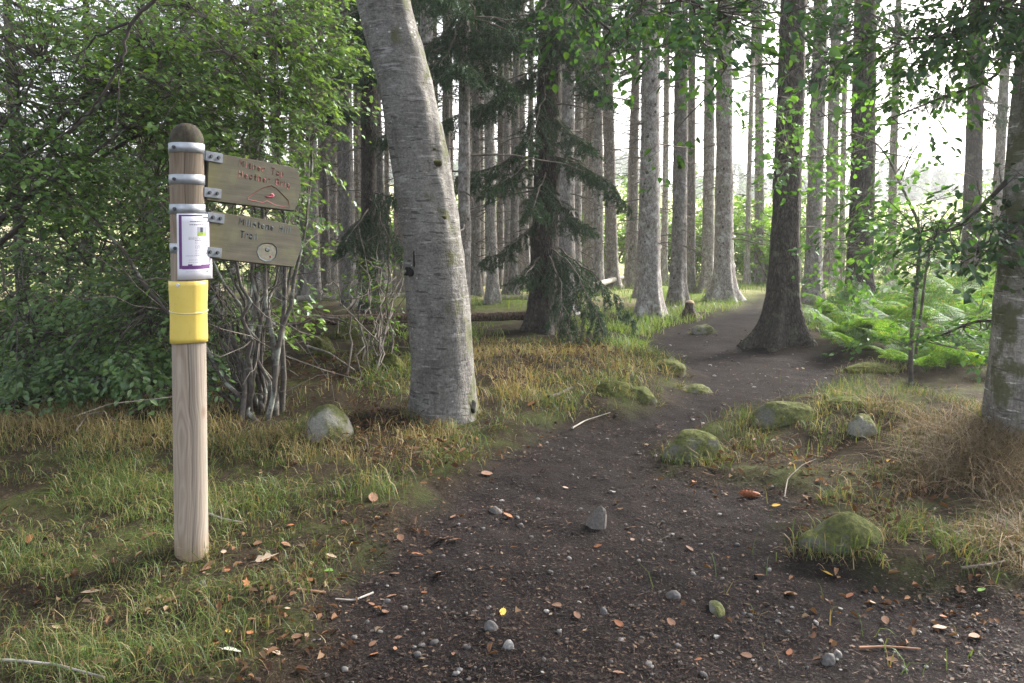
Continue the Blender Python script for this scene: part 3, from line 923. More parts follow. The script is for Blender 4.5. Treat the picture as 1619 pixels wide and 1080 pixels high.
nr = empty('paper_notice', (PX, PY, PZ), 'white paper notice with a purple border, fixed round the post above the yellow sheet', 'notice')
nf = lambda f, v: .012 * max(0, f - .62) ** 1.5 * (1 + 2.5 * sstep(400, 442, v))
mb = MB(); sheet_patch(mb, 0, 1, 338.5, 441, 0, 0, 22, nf, 8)
o = mb.build('sheet', M['paper'], nr); o.rotation_euler = (0, 0, POST_RZ)
sm = o.modifiers.new('thick', 'SOLIDIFY'); sm.thickness = .0006; sm.offset = 1
def zf(zx): return (zx - 205) / 318
def zv(zy): return 310 + zy / 6.746
mb = MB()
P_ = lambda x0, x1, y0, y1, m, off=.0012, n=8: sheet_patch(mb, zf(x0), zf(x1), zv(y0), zv(y1), off, m, n, nf, 4)
P_(222, 248, 203, 770, 0); P_(248, 440, 203, 219, 0); P_(440, 517, 222, 240, 0, .0012, 6); P_(497, 518, 240, 330, 0); P_(499, 508, 330, 740, 0)
P_(248, 500, 736, 774, 0); P_(300, 340, 722, 736, 0); P_(420, 500, 728, 736, 0)
o = mb.build('border', M['purple'], nr); o.rotation_euler = (0, 0, POST_RZ)
mb = MB()
P_(388, 476, 330, 428, 1); P_(390, 462, 388, 426, 0, .0016); P_(415, 440, 335, 388, 2, .0016); P_(448, 470, 345, 400, 1, .0016); P_(428, 434, 392, 410, 2, .002)
o = mb.build('picture', [M['photo_green'], M['photo_grey'], M['photo_dark']], nr); o.rotation_euler = (0, 0, POST_RZ)
mb = MB(); rs = random.Random(4)
def textrow(x0, x1, y, hgt, m):
    x = x0
    while x < x1:
        wd = rs.uniform(6, 20); P_(x, min(x + wd, x1), y, y + hgt, m, .0012, 3); x += wd + rs.uniform(3, 6)
for y in (268, 303): textrow(322 if y < 300 else 318, 490, y, 9, 0)
for y in range(436, 632, 17): textrow(*( (308, 488) if y < 470 else (366, 440)), y, 7, rs.choice([0, 1]))
for y in (480, 520, 575, 590, 605): textrow(462, 484, y, 11, 0)
textrow(280, 440, 630, 7, 1); textrow(455, 486, 640, 7, 0); textrow(310, 440, 674, 7, 1); textrow(305, 470, 700, 7, 1); textrow(280, 440, 798, 5, 1)
P_(466, 488, 795, 808, 0)
o = mb.build('printed_text', [M['ink'], M['ink_pale']], nr); o.rotation_euler = (0, 0, POST_RZ)

# yellow plastic sheet tied round the post
yr = empty('yellow_sheet', (PX, PY, PZ), 'glossy yellow plastic sheet tied round the post below the paper notice', 'plastic sheet')
def ypos(th, v):
    z = zpx(v); k = (v - 443) / 99
    r = PR + .006 + .004 * (1 - sstep(0, .5, k)) * abs(math.sin(th)) + .002 * sstep(.6, 1, k) * abs(math.sin(th)) + .0012 * max(0, math.cos((th - .35) * 9)) ** 3 * (abs(th - .35) < .17)
    wav = .0025 * math.sin(th * 2.2 + 1) if v > 538 else 0
    return dir_a(th) * r + np.array([math.sin(LEAN) * z, 0, z + wav])
ths = np.radians(np.linspace(-108, 112, 44)); vs = np.linspace(443.5, 541, 14)
mb = MB(); V = [ypos(t, v) for v in vs for t in ths]; n = len(ths)
mb.add(V, np.array([[a * n + k, (a + 1) * n + k, (a + 1) * n + k + 1, a * n + k + 1] for a in range(len(vs) - 1) for k in range(n - 1)]))
o = mb.build('sheet', M['yellow'], yr); o.rotation_euler = (0, 0, POST_RZ)
sm = o.modifiers.new('thick', 'SOLIDIFY'); sm.thickness = .0012; sm.offset = 0
mb = MB()
pts = [ypos(t, 490 + 4 * math.sin((t + 1.9) * .8)) * np.array([1.025, 1.025, 1]) for t in np.radians(np.linspace(-180, 180, 48))]
add_tube(mb, pts, .0022, 6)
o = mb.build('tie_wire', M['wire'], yr); o.rotation_euler = (0, 0, POST_RZ)
mb = MB()
c = ypos(math.radians(-32), 449); add_tube(mb, [c * np.array([.98, .98, 1]), c + dir_a(math.radians(-32)) * .004], [.009, .007], 10)
o = mb.build('tack', M['paper'], yr); o.rotation_euler = (0, 0, POST_RZ)
# ------------------------------------------------------------------ trees
def make_trunk(mb, r, H, seed, sides=28, flare=.8, fh=.28, lean=(0, 0), bend=.06, dz=.08, disp=.03, lobes=5, taper=.85, zbot=-.3, mat=0, cfn=None, top_r=.04, knots=0):
    """upright tapered trunk with root flare; returns the centre-line function"""
    r_ = np.random.default_rng(seed)
    ph = r_.uniform(0, 6.28, 4)
    fine = np.arange(zbot, min(5.6, H), dz)
    zs = np.concatenate([fine, np.linspace(fine[-1] + .3, H, 26)]) if H > 6 else fine
    if cfn is None:
        def cfn(z):
            return np.array([lean[0] * z + bend * math.sin(z * .35 + ph[0]) - bend * math.sin(ph[0]), lean[1] * z + bend * math.sin(z * .3 + ph[1]) - bend * math.sin(ph[1]), z])
    a = np.linspace(0, 2 * PI, sides, endpoint=False)
    lob = (np.cos(lobes * a + ph[2]) * .5 + .5) ** 1.5 + .35 * (np.cos((lobes - 2) * a + ph[3]) * .5 + .5)
    V = []
    for z in zs:
        t = max(z, 0) / H
        rz = r * (1 - taper * t ** 1.15) if z > 0 else r
        rz = max(rz, top_r)
        fl = math.exp(-max(z, -.05) / fh)
        R = rz * (1 + flare * fl * (.30 + .85 * lob) + .16 * flare * math.exp(-max(z, 0) / 1.1) * (lob - .5))
        c = cfn(z)
        V.append(np.column_stack([c[0] + R * np.cos(a), c[1] + R * np.sin(a), np.full(sides, c[2])]))
    V = np.array(V)
    q = V.reshape(-1, 3)
    ang = np.tile(a, len(zs)); zz = np.repeat(zs, sides)
    ns = np.column_stack([np.cos(ang) * r * 14, np.sin(ang) * r * 14, zz * 4.5]) + seed
    nb = np.column_stack([np.cos(ang) * 1.3, np.sin(ang) * 1.3, zz * 1.2]) + seed * 3
    d = disp * r * (fbm(ns, 3, seed) + .9 * fbm(nb, 2, seed + 9))
    nd = np.column_stack([np.cos(ang), np.sin(ang), 0 * ang])
    q = q + nd * d[:, None] * 1.6
    for k in range(knots):
        kz, ka = r_.uniform(.3, 5.3), r_.uniform(0, 6.28)
        da = (ang - ka + PI) % (2 * PI) - PI
        q = q + nd * (.022 * np.exp(-((da * r) / .035) ** 2 - ((zz - kz) / .03) ** 2))[:, None]
    n = len(zs)
    i = np.arange(n - 1)[:, None] * sides; j = np.arange(sides)[None]; k = (j + 1) % sides
    mb.add(q, np.stack([i + j, i + k, i + sides + k, i + sides + j], -1).reshape(-1, 4), mat)
    return cfn

def dead_branches(mb, cfn, r, z0, z1, seed, n, lmin=.35, lmax=1.7, mat=0, sides=4, rad=.009):
    r_ = np.random.default_rng(seed)
    for z in np.sort(r_.uniform(z0, z1, n)):
        a = r_.uniform(0, 6.28); L = r_.uniform(lmin, lmax) * (1 if r_.random() < .55 else .35)
        d = np.array([math.cos(a), math.sin(a), 0]); up = r_.uniform(-.25, .15)
        c = cfn(z); p0 = c + d * r * .7
        t = np.linspace(0, 1, 6)[:, None]
        side = np.array([-d[1], d[0], 0]) * r_.normal(0, .12)
        P = p0 + d * L * t + np.array([0, 0, 1]) * (up * L * t - .16 * L * t ** 2) + side * L * t ** 2
        P[1:] += r_.normal(0, .012 * L, (5, 3))
        R = np.linspace(rad * (1 + .5 * L), .003, 6)
        add_tube(mb, P, R, sides, mat, cap=False)
        for q in range(r_.integers(0, 4)):
            k = r_.integers(2, 5); s = r_.choice([-1, 1])
            dd = d * .6 + np.array([-d[1], d[0], 0]) * s * .7 + np.array([0, 0, r_.uniform(-.4, .2)])
            l2 = L * r_.uniform(.2, .4)
            add_tube(mb, np.array([P[k], P[k] + dd * l2 * .5, P[k] + dd * l2 + np.array([0, 0, -.05 * l2])]), [.004, .003, .0018], 3, mat, cap=False)

def needles_on(mb, P0, P1, per, L, W, mat=0, flat=.35):
    """needle blades along many twigs at once"""
    P0 = np.asarray(P0, float); P1 = np.asarray(P1, float); n = len(P0)
    if n == 0: return
    t = np.tile(np.linspace(.04, 1, per), n) + rng.uniform(-.5 / per, .5 / per, n * per)
    i = np.repeat(np.arange(n), per)
    D = nrm(P1 - P0)[i]
    P = P0[i] + (P1 - P0)[i] * t[:, None]
    S = rng.normal(size=(n * per, 3)); S[:, 2] *= flat * 2
    S = nrm(S - D * (S * D).sum(1, keepdims=True))
    A = nrm(D * .75 + S * .8)
    tris(mb, P, A, rdir(n * per), L * rng.uniform(.7, 1.2, n * per), W, mat)

def bough(mw, mn, p0, p1, sag=.15, nside=16, tl=.45, hang=.5, per=30, NL=.042, NW=.0095, r0=.016, start=.2, thick=1.7):
    """one drooping spruce branch: limb, side twigs on both sides, hanging twiglets, needles"""
    P = curve_pts(p0, p1, sag, 12, wig=.015)
    L = np.linalg.norm(P[-1] - P[0])
    add_tube(mw, P, np.linspace(r0, .004, 12), 5, 0, cap=False)
    A0, A1 = [], []
    tt = np.linspace(start, 1, nside)
    for t in tt:
        k = t * 11; i = min(int(k), 10); f = k - i
        c = P[i] * (1 - f) + P[i + 1] * f
        T = nrm(P[i + 1] - P[i]); B = nrm(np.cross(T, [0, 0, 1]))
        for s in (-1, 1):
            l = tl * (1.05 - .6 * abs(t - .55) / .55) * rng.uniform(.6, 1.15)
            d = nrm(T * rng.uniform(.35, .8) + B * s * rng.uniform(.5, .9) + np.array([0, 0, -hang * rng.uniform(.3, 1.2)]))
            Q = curve_pts(c, c + d * l, -.02, 4); Q[2:, 2] -= np.array([.05, .16]) * l * hang * 2
            add_tube(mw, Q, [.004, .003, .0025, .0018], 3, 0, cap=False)
            for a in range(3):
                A0.append(Q[a]); A1.append(Q[a + 1])
            m = max(2, int(l / .085 * thick))
            for q in range(m):
                f2 = rng.uniform(.12, .98); b = Q[0] + (Q[3] - Q[0]) * f2
                d2 = nrm(d * .5 + rng.normal(0, .55, 3) + np.array([0, 0, -hang * 1.1]))
                l2 = l * rng.uniform(.22, .45)
                A0.append(b); A1.append(b + d2 * l2)
    needles_on(mn, A0, A1, per, NL, NW)

def spruce_crown(mw, mn, z0, z1, R, seed, step=.45, per_whorl=6, twigs=18, hang=.5, nl=.07, nw=.016, per=9, cfn=None, low=.55):
    r_ = np.random.default_rng(seed)
    A0, A1 = [], []
    z = z0
    while z < z1:
        f = (z - z0) / (z1 - z0)
        Rr = R * (low + (1 - low) * min(1, f * 4)) * (1 - f) ** .8 + .15
        for k in range(per_whorl):
            if r_.random() < .12 + .25 * (1 - min(1, f * 3)): continue
            a = r_.uniform(0, 6.28); l = Rr * r_.uniform(.7, 1.1)
            d = np.array([math.cos(a), math.sin(a), 0])
            c = cfn(z + r_.uniform(-.2, .2)) if cfn else np.array([0, 0, z + r_.uniform(-.2, .2)])
            t = np.linspace(0, 1, 6)[:, None]
            P = c + d * l * t + np.array([0, 0, 1.0]) * (-.38 * l * t + .16 * l * t ** 2)
            add_tube(mw, P, np.linspace(.022 * (1 - f) + .006, .004, 6), 4, 0, cap=False)
            B = np.array([-d[1], d[0], 0]); n = int(twigs * max(.4, l / R))
            tq = r_.uniform(.22, 1, n); i = np.minimum((tq * 5).astype(int), 4); fr = (tq * 5 - i)[:, None]
            c0 = P[i] * (1 - fr) + P[i + 1] * fr
            s = r_.choice([-1, 1], n)[:, None]
            dd = nrm(d * r_.uniform(.2, .8, (n, 1)) + B * s * r_.uniform(.3, 1, (n, 1)) + np.array([0, 0, -1]) * r_.uniform(.1, 1.4, (n, 1)) * hang)
            ll = r_.uniform(.25, .55, (n, 1)) * (.5 + .5 * l / R)
            A0.append(c0); A1.append(c0 + dd * ll)
        z += step * r_.uniform(.8, 1.2)
    A0, A1 = np.concatenate(A0), np.concatenate(A1)
    needles_on(mn, A0, A1, per, nl, nw)

def spray_field(mw, ml, C0, D, Nn, length, K, LL, LW, droop=.12, twig=.0022, halfw=.34, mat=0, jit=.28, twigs=True):
    """flat layered sprays of broad leaves, many at once"""
    C0 = np.asarray(C0, float); n = len(C0)
    if n == 0: return
    D = nrm(D); B = nrm(np.cross(Nn, D)); Nn = np.cross(D, B)
    length = np.broadcast_to(length, (n,)).astype(float)
    i = np.repeat(np.arange(n), K); m = n * K
    t = rng.uniform(.05, 1, m); s = rng.uniform(-1, 1, m); s = np.sign(s) * np.abs(s) ** .8
    ln = length[i]
    wv = halfw * ln * (1.1 - .75 * t)
    P = C0[i] + D[i] * (ln * t)[:, None] + B[i] * (s * wv)[:, None]
    P[:, 2] -= droop * ln * (t ** 2 + .5 * s ** 2)
    P += Nn[i] * rng.normal(0, .03, m)[:, None] * ln[:, None]
    A = D[i] * rng.uniform(.3, 1, m)[:, None] + B[i] * (np.sign(s) * rng.uniform(.3, 1.0, m))[:, None] + rng.normal(0, .2, (m, 3))
    A[:, 2] -= .18
    N = Nn[i] + rng.normal(0, jit, (m, 3))
    leaves(ml, P, A, N, LL * rng.uniform(.5, 1.3, m), LW * rng.uniform(.6, 1.2, m), mat)
    if twigs:
        for k in range(n):
            tt = np.linspace(0, 1, 4)[:, None]
            Q = C0[k] + D[k] * length[k] * tt; Q[:, 2] -= droop * length[k] * tt[:, 0] ** 2
            add_tube(mw, Q, np.linspace(twig, twig * .5, 4), 3, 0, cap=False)
            for s_ in (-1, 1):
                for f in (.25, .55):
                    b = Q[0] + (Q[3] - Q[0]) * f
                    e = b + (D[k] * .5 + B[k] * s_ * .75) * length[k] * .38 * (1.1 - .6 * f)
                    e[2] -= droop * length[k] * .3
                    add_tube(mw, [b, e], [twig * .6, twig * .4], 3, 0, cap=False)

def vol_points(c, R, n):
    v = rng.normal(size=(n, 3)); v = nrm(v) * (rng.uniform(0, 1, (n, 1)) ** (1 / 2.4))
    return np.asarray(c) + v * np.asarray(R)

# ---- leaning beech in the middle of the picture
def beech_leaning():
    b = ground(704, 655)
    d0 = b[1]
    pts = [(704, 655), (699, 560), (691, 430), (678, 330), (657, 205), (632, 100), (606, 0)]
    root = empty('beech_tree', tuple(b), 'large leaning beech with pale grey trunk, mossy on its right flank', 'tree')
    Z = np.array([CAMH + (365 - v) / F * d0 - b[2] for u, v in pts]); Z[0] = 0
    Xc = np.array([(u - PPX) / F * d0 - b[0] for u, v in pts])
    Zx = np.concatenate([[-.4], Z, [Z[-1] + 3, Z[-1] + 9]]); Xx = np.concatenate([[Xc[0] + .03], Xc, [Xc[-1] - .5, Xc[-1] - .8]])
    def cfn(z):
        # smooth spline by local averaging of the piecewise line
        o = np.linspace(-.25, .25, 7)
        return np.array([np.mean(np.interp(z + o, Zx, Xx)), .02 * z, z])
    mb = MB()
    make_trunk(mb, .243, 13, 5, sides=72, flare=.22, fh=.20, cfn=cfn, dz=.03, disp=.055, lobes=3, taper=.62)
    # old wound: hollow with a dark split
    tr = mb.build('trunk', M['beech_bark'], root)
    # near-black lump painted as the dark hole at the foot, and small mossy snags on the right flank
    mk = MB()
    import bmesh
    def lump(mbx, c, s, seed, mat=0, sub=3, amp=.35):
        bm = bmesh.new(); bmesh.ops.create_icosphere(bm, subdivisions=sub, radius=1)
        V = np.array([v.co[:] for v in bm.verts]); Fx = np.array([[v.index for v in f.verts] for f in bm.faces]); bm.free()
        V = V * (1 + amp * fbm(V * 1.4 + seed, 3, seed))[:, None]
        mbx.add(V * np.asarray(s) + np.asarray(c), Fx, mat)
    zc = lambda v: CAMH + (365 - v) / F * d0 - b[2]
    xc = lambda u: (u - PPX) / F * d0 - b[0]
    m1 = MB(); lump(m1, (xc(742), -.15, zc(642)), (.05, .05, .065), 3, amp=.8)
    m1.build('dark_hole', M['hole_shade_wound'], root)
    m2 = MB(); 
    def onbark(u, v, k=.97):
        c = cfn(zc(v)); dx = xc(u) - c[0]; R = .243 * (1 - .62 * (zc(v) / 13) ** 1.15) * 1.0
        return (xc(u), c[1] - math.sqrt(max(R * R - dx * dx, .0004)) * k, zc(v))
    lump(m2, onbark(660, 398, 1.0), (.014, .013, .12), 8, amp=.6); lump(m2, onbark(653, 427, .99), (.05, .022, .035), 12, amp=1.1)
    m2.build('bark_split', M['hole_shade_wound'], root)
    for (u, v, s) in ((693, 262, .032), (704, 345, .022), (689, 240, .018)):
        m3 = MB(); lump(m3, onbark(u, v), (s * 1.2, s * .5, s * .7), int(u), amp=.7)
        m3.build('moss_tuft', M['moss'], root)
    # limbs and crown, high above the picture
    mw, ml = MB(), MB()
    cps, dr = [], []
    top = cfn(9.0)
    for k in range(16):
        a = k * 2.4; z = 6.5 + k * .42
        c = cfn(z); L = rng.uniform(2.5, 4.4) * (1 - .35 * k / 16)
        e = c + np.array([math.cos(a) * L, math.sin(a) * L, rng.uniform(.2, 1.6)])
        P = curve_pts(c, e, .25, 6, wig=.06); add_tube(mw, P, np.linspace(.07, .012, 6), 6, 0, cap=False)
        for q in range(60):
            t = rng.uniform(.25, 1); p = P[0] + (P[-1] - P[0]) * t + rng.normal(0, .5, 3) * np.array([1, 1, .5])
            cps.append(p); dr.append(np.array([math.cos(a + rng.normal(0, .7)), math.sin(a + rng.normal(0, .7)), -.1]))
    spray_field(mw, ml, cps, dr, rng.normal(0, .25, (len(cps), 3)) + [0, 0, 1], .75, 22, .11, .075, twigs=False)
    ml.join(mw, 1).build('crown', [M['beech_leaf'], M['beech_bark']], root)
    return root, b, cfn
beech, beech_base, beech_c = beech_leaning()

# ---- the beech on the right edge, with dark low boughs
def beech_right():
    b = ground(1626, 690); d0 = b[1]
    root = empty('beech_tree', tuple(b), 'thick beech trunk with white lichen bands standing behind the dry grass', 'tree')
    Zx = np.array([-.4, 0, .6, 1.3, 2.2, 3.2, 5, 14]); 
    ctr = [(1612, 690), (1612, 690), (1613, 560), (1618, 430), (1628, 250), (1636, 100)]
    Xx = np.array([0, 0, .01, .03, .075, .12, .2, .5])
    def cfn(z):
        o = np.linspace(-.3, .3, 7)
        return np.array([np.mean(np.interp(z + o, Zx, Xx)), 0.0, z])
    mb = MB(); make_trunk(mb, .245, 15, 17, sides=72, flare=.16, fh=.4, cfn=cfn, dz=.035, disp=.03, lobes=4, taper=.6)
    mb.build('trunk', M['beech_bark_mossy'], root)
    mw, ml = MB(), MB(); cps, dr = [], []
    for k in range(16):
        a = k * 2.4 + 1; z = 5.4 + k * .5
        c = cfn(z); L = rng.uniform(2.6, 4.8) * (1 - .3 * k / 16)
        e = c + np.array([math.cos(a) * L, math.sin(a) * L, rng.uniform(.2, 1.6)])
        P = curve_pts(c, e, .25, 6, wig=.06); add_tube(mw, P, np.linspace(.07, .012, 6), 6, 0, cap=False)
        for q in range(60):
            t = rng.uniform(.25, 1); p = P[0] + (P[-1] - P[0]) * t + rng.normal(0, .5, 3) * np.array([1, 1, .5])
            cps.append(p); dr.append(np.array([math.cos(a + rng.normal(0, .7)), math.sin(a + rng.normal(0, .7)), -.1]))
    spray_field(mw, ml, cps, dr, rng.normal(0, .25, (len(cps), 3)) + [0, 0, 1], .75, 22, .11, .075, twigs=False)
    ml.join(mw, 1).build('crown', [M['beech_leaf'], M['beech_bark']], root)
    return root, b, cfn
beech2, beech2_base, beech2_c = beech_right()

def leafy_bough(root, base, start, ctrl, seed, n, K, LL, LW, spread, mat, wood='dark_twig', r0=.018, length=.42, droop=.16, name='bough', bias=None):
    """a broadleaf bough: limb through ctrl points (world), sprays scattered round it"""
    P = [np.asarray(start, float)] + [np.asarray(c, float) for c in ctrl]
    P = np.array(P); t = np.linspace(0, 1, len(P)); tt = np.linspace(0, 1, 14)
    Q = np.column_stack([np.interp(tt, t, P[:, k]) for k in range(3)])
    Q[1:-1] = (Q[:-2] + Q[1:-1] * 2 + Q[2:]) / 4
    mw, ml = MB(), MB()
    add_tube(mw, Q - base, np.linspace(r0, .005, 14), 6, 0, cap=False)
    cs, ds = [], []
    main = nrm(Q[-1] - Q[0])
    for k in range(n):
        f = rng.uniform(.18, 1) ** .8 * 13; i = min(int(f), 12); p = Q[i] + (Q[i + 1] - Q[i]) * (f - i)
        off = rng.normal(0, 1, 3) * np.asarray(spread)
        c = p + off
        d = nrm(main * .5 + off * np.array([1, 1, .3]) / (np.linalg.norm(off) + .1) + rng.normal(0, .25, 3) * [1, 1, .4])
        cs.append(c - d * length * .4); ds.append(d)
        add_tube(mw, curve_pts(p - base, c - base - d * length * .4, .04, 4, wig=.01), np.linspace(.006, .0025, 4), 3, 0, cap=False)
    spray_field(mw, ml, np.array(cs) - base, ds, rng.normal(0, .25, (n, 3)) + [0, 0, 1], length, K, LL, LW, droop)
    w_ = mw.build(name, M[wood], root)
    ml.build('foliage', mat, w_)
    return w_

# right beech: dark sprays at the upper right, across the trunk and low by the ferns
bb = beech2_base
st = lambda z: bb + beech2_c(z)
leafy_bough(beech2, bb, st(4.2), [pix(1560, 40, 5.2), pix(1490, 60, 5.0), pix(1420, 60, 4.8)], 1, 48, 20, .062, .042, (.24, .3, .15), M['beech_leaf'])
leafy_bough(beech2, bb, st(4.0), [pix(1590, 120, 5.3), pix(1500, 150, 5.6), pix(1400, 190, 6.0)], 2, 15, 14, .06, .04, (.2, .3, .09), M['beech_leaf'])
leafy_bough(beech2, bb, st(2.0), [pix(1560, 320, 5.2), pix(1510, 360, 5.0), pix(1455, 385, 4.9)], 3, 26, 15, .066, .044, (.26, .25, .12), M['beech_leaf'])
leafy_bough(beech2, bb, st(1.7), [pix(1620, 350, 5.0), pix(1575, 375, 4.9), pix(1540, 395, 4.9)], 4, 13, 15, .066, .044, (.2, .2, .1), M['beech_leaf'])
leafy_bough(beech2, bb, st(.75), [pix(1545, 505, 6.2), pix(1490, 530, 6.6), pix(1440, 540, 6.8)], 5, 22, 20, .062, .042, (.28, .3, .07), M['beech_leaf'])
leafy_bough(beech2, bb, st(4.6), [pix(1610, 10, 5.0), pix(1570, 5, 4.6), pix(1500, -20, 4.5)], 6, 60, 20, .062, .042, (.35, .35, .2), M['beech_leaf'])
# leaning beech: boughs that reach over the path at the top of the picture
bl = beech_base
leafy_bough(beech, bl, bl + beech_c(6.8), [pix(900, -150, 5.6), pix(1000, -45, 4.4), pix(1090, 0, 4.0), pix(1160, 30, 3.8)], 7, 54, 20, .054, .037, (.32, .5, .12), M['beech_leaf'], droop=.22)
leafy_bough(beech, bl, bl + beech_c(6.9), [pix(960, -150, 5.2), pix(1080, -40, 4.3), pix(1130, 70, 4.2), pix(1150, 105, 4.2)], 8, 22, 18, .054, .037, (.14, .4, .16), M['beech_leaf'], droop=.22)
leafy_bough(beech, bl, bl + beech_c(6.5), [pix(850, -60, 5.6), pix(940, 30, 5.0), pix(1010, 80, 4.8)], 9, 18, 14, .06, .04, (.2, .4, .09), M['beech_leaf'], droop=.2)

# ---- spruces standing close enough to be told apart
def depth_tree(u, vb): return ground(u, vb)
def near_spruce(u, vb, wpx, seed, label, dark=False, flare=.8, fh=.28, nb=40, lobes=5, sides=40, lean=(0, 0), crown=True, zc=5.0, rbase=None, bz0=1.2, bl=(.35, 1.6)):
    b = ground(u, vb)
    r = (rbase or wpx * b[1] / F / 2)
    root = empty('spruce_tree', tuple(b), label, 'tree', 'spruces of the plantation')
    bark = M['spruce_bark_dark'] if dark else M['spruce_bark']
    H = 21
    mb = MB(); cfn = make_trunk(mb, r, H, seed, sides=sides, flare=flare, fh=fh, lean=lean, lobes=lobes, disp=.05, bend=.04, dz=.06, taper=.88, knots=26)
    md = MB(); dead_branches(md, cfn, r * .9, bz0, 9, seed + 1, nb, bl[0], bl[1])
    mb.join(md, 1).build('trunk', [bark, M['dead_wood']], root)
    if crown:
        mw, mn = MB(), MB(); spruce_crown(mw, mn, zc, H, 2.0, seed + 2, step=.5, per_whorl=5, twigs=26, per=12, nl=.05, nw=.010, hang=.8, cfn=cfn, low=.5)
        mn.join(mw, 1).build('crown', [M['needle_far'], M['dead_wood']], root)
    return root, b, cfn, r

SPR = {}
SPR['A'] = near_spruce(1236, 541, 45, 31, 'dark spruce with wide buttress roots standing in the path bend', True, flare=1.15, fh=.26, lobes=5, sides=72, nb=22, lean=(.006, 0), bl=(.5, 2.0), zc=8.5)
SPR['B'] = near_spruce(1356, 502, 39, 32, 'dark spruce rising out of the bright green ferns', True, nb=34, lean=(.004, 0), bl=(.5, 2.0))
SPR['C'] = near_spruce(1028, 501, 33, 33, 'grey spruce on the near left shoulder of the path, before the little stump', nb=46, lean=(.003, 0), flare=.75)
SPR['D'] = near_spruce(1071, 482, 24, 34, 'slim grey spruce just behind the little stump', nb=36)
SPR['E'] = near_spruce(1144, 476, 29, 35, 'pale spruce with spreading roots where the path leaves the wood', nb=36, flare=1.1, zc=8.5)
SPR['F'] = near_spruce(1118, 463, 19, 36, 'slim pale spruce close behind the pale one with spreading roots', nb=30, zc=8.5)
SPR['G'] = near_spruce(1285, 481, 25, 37, 'pale lichen-spotted spruce just right of the dark buttressed one', nb=30, zc=8.5)
SPR['H'] = near_spruce(1314, 454, 20, 38, 'slim pale spruce between the lichen-spotted one and the dark one in the ferns', nb=24, zc=8.5)
SPR['I'] = near_spruce(859, 523, 44, 39, 'brown spruce hung with drooping dark green boughs, behind the dry grass', True, nb=44, lean=(.032, 0), flare=.7)
SPR['J'] = near_spruce(895, 497, 27, 40, 'spruce stem close behind the one with drooping boughs', nb=30, lean=(-.004, 0), flare=.5)
SPR['K'] = near_spruce(734, 548, 20, 41, 'thin pale spruce half hidden by the leaning beech', nb=30, flare=.3, lean=(-.01, 0))
SPR['L'] = near_spruce(584, 495, 26, 42, 'dark spruce with a low drooping bough left of the leaning beech', True, nb=34, flare=.6)
SPR['M'] = near_spruce(410, 512, 24, 43, 'pinkish grey spruce seen behind the hazel stems under the lower signboard', nb=30)
SPR['N'] = near_spruce(1531, 470, 27, 44, 'spruce standing behind the ferns next to the edge beech', True, nb=30)

def spruce_boughs(key, specs):
    root, b, cfn, r = SPR[key]
    for (z, tgt, sag, nside, tl, hang) in specs:
        mw, mn = MB(), MB()
        bough(mw, mn, cfn(z), np.asarray(tgt) - b, sag, nside, tl, hang)
        w_ = mw.build('bough', M['dead_wood'], root); mn.build('needles', M['needle'], w_)
dI = SPR['I'][1][1]
spruce_boughs('I', [
    (4.0, pix(705, 190, dI - .9), .12, 18, .42, .55), (3.9, pix(760, 165, dI + .6), .1, 16, .42, .5), (3.7, pix(830, 225, dI - 1.3), .1, 14, .4, .6),
    (2.9, pix(690, 285, dI - .6), .15, 18, .42, .6), (2.8, pix(770, 300, dI - 1.2), .1, 14, .36, .6), (2.7, pix(992, 325, dI - .2), -.1, 16, .36, .7),
    (2.6, pix(965, 290, dI - .8), -.05, 14, .36, .6), (2.1, pix(925, 355, dI - 1.0), .05, 14, .36, .7), (2.4, pix(840, 330, dI - 1.5), .05, 14, .36, .7),
    (3.2, pix(930, 230, dI - .9), .05, 12, .4, .5), (1.25, pix(960, 535, dI - 1.4), -.25, 20, .42, .9), (1.15, pix(905, 540, dI - 1.6), -.2, 16, .4, .9), (1.3, pix(1000, 505, dI - .6), -.15, 12, .34, .7),
    (1.8, pix(768, 410, dI - .6), .1, 10, .3, .7), (1.2, pix(820, 440, dI - 1.0), .05, 10, .3, .7), (4.6, pix(780, 60, dI - 1), .1, 18, .5, .6), (4.8, pix(900, 70, dI - 1.2), .1, 18, .5, .6),
    (5.2, pix(690, 60, dI - .4), .1, 18, .5, .6), (4.4, pix(960, 150, dI - .6), .1, 16, .45, .6), (5.0, pix(850, 20, dI - 1.6), .1, 18, .5, .6), (5.6, pix(740, 10, dI - 1.0), .1, 18, .5, .6), (5.6, pix(960, 20, dI - 1.0), .1, 16, .5, .6)])
dL = SPR['L'][1][1]
spruce_boughs('L', [(2.2, pix(648, 305, dL - 1.4), .05, 12, .4, .8), (1.9, pix(545, 385, dL - 1.6), .02, 18, .42, .9), (2.1, pix(625, 400, dL - 1.5), -.05, 18, .42, .9), (1.7, pix(580, 440, dL - 1.7), -.05, 18, .42, 1.0),
    (1.0, pix(590, 490, dL - 1.0), -.05, 12, .34, 1.0), (3.6, pix(500, 150, dL - 1.0), .1, 18, .5, .6), (4.4, pix(560, 60, dL - 1.0), .1, 18, .5, .6), (4.4, pix(470, 60, dL - 1.4), .1, 18, .5, .6), (3.2, pix(640, 200, dL - .6), .1, 14, .45, .6), (4.9, pix(640, 50, dL - .6), .1, 16, .45, .6)])
dK = SPR['K'][1][1]
spruce_boughs('K', [(4.2, pix(690, 110, dK - .6), .1, 14, .4, .6), (4.6, pix(770, 70, dK - .4), .1, 14, .4, .6), (4.0, pix(800, 130, dK - .3), .1, 14, .4, .6)])

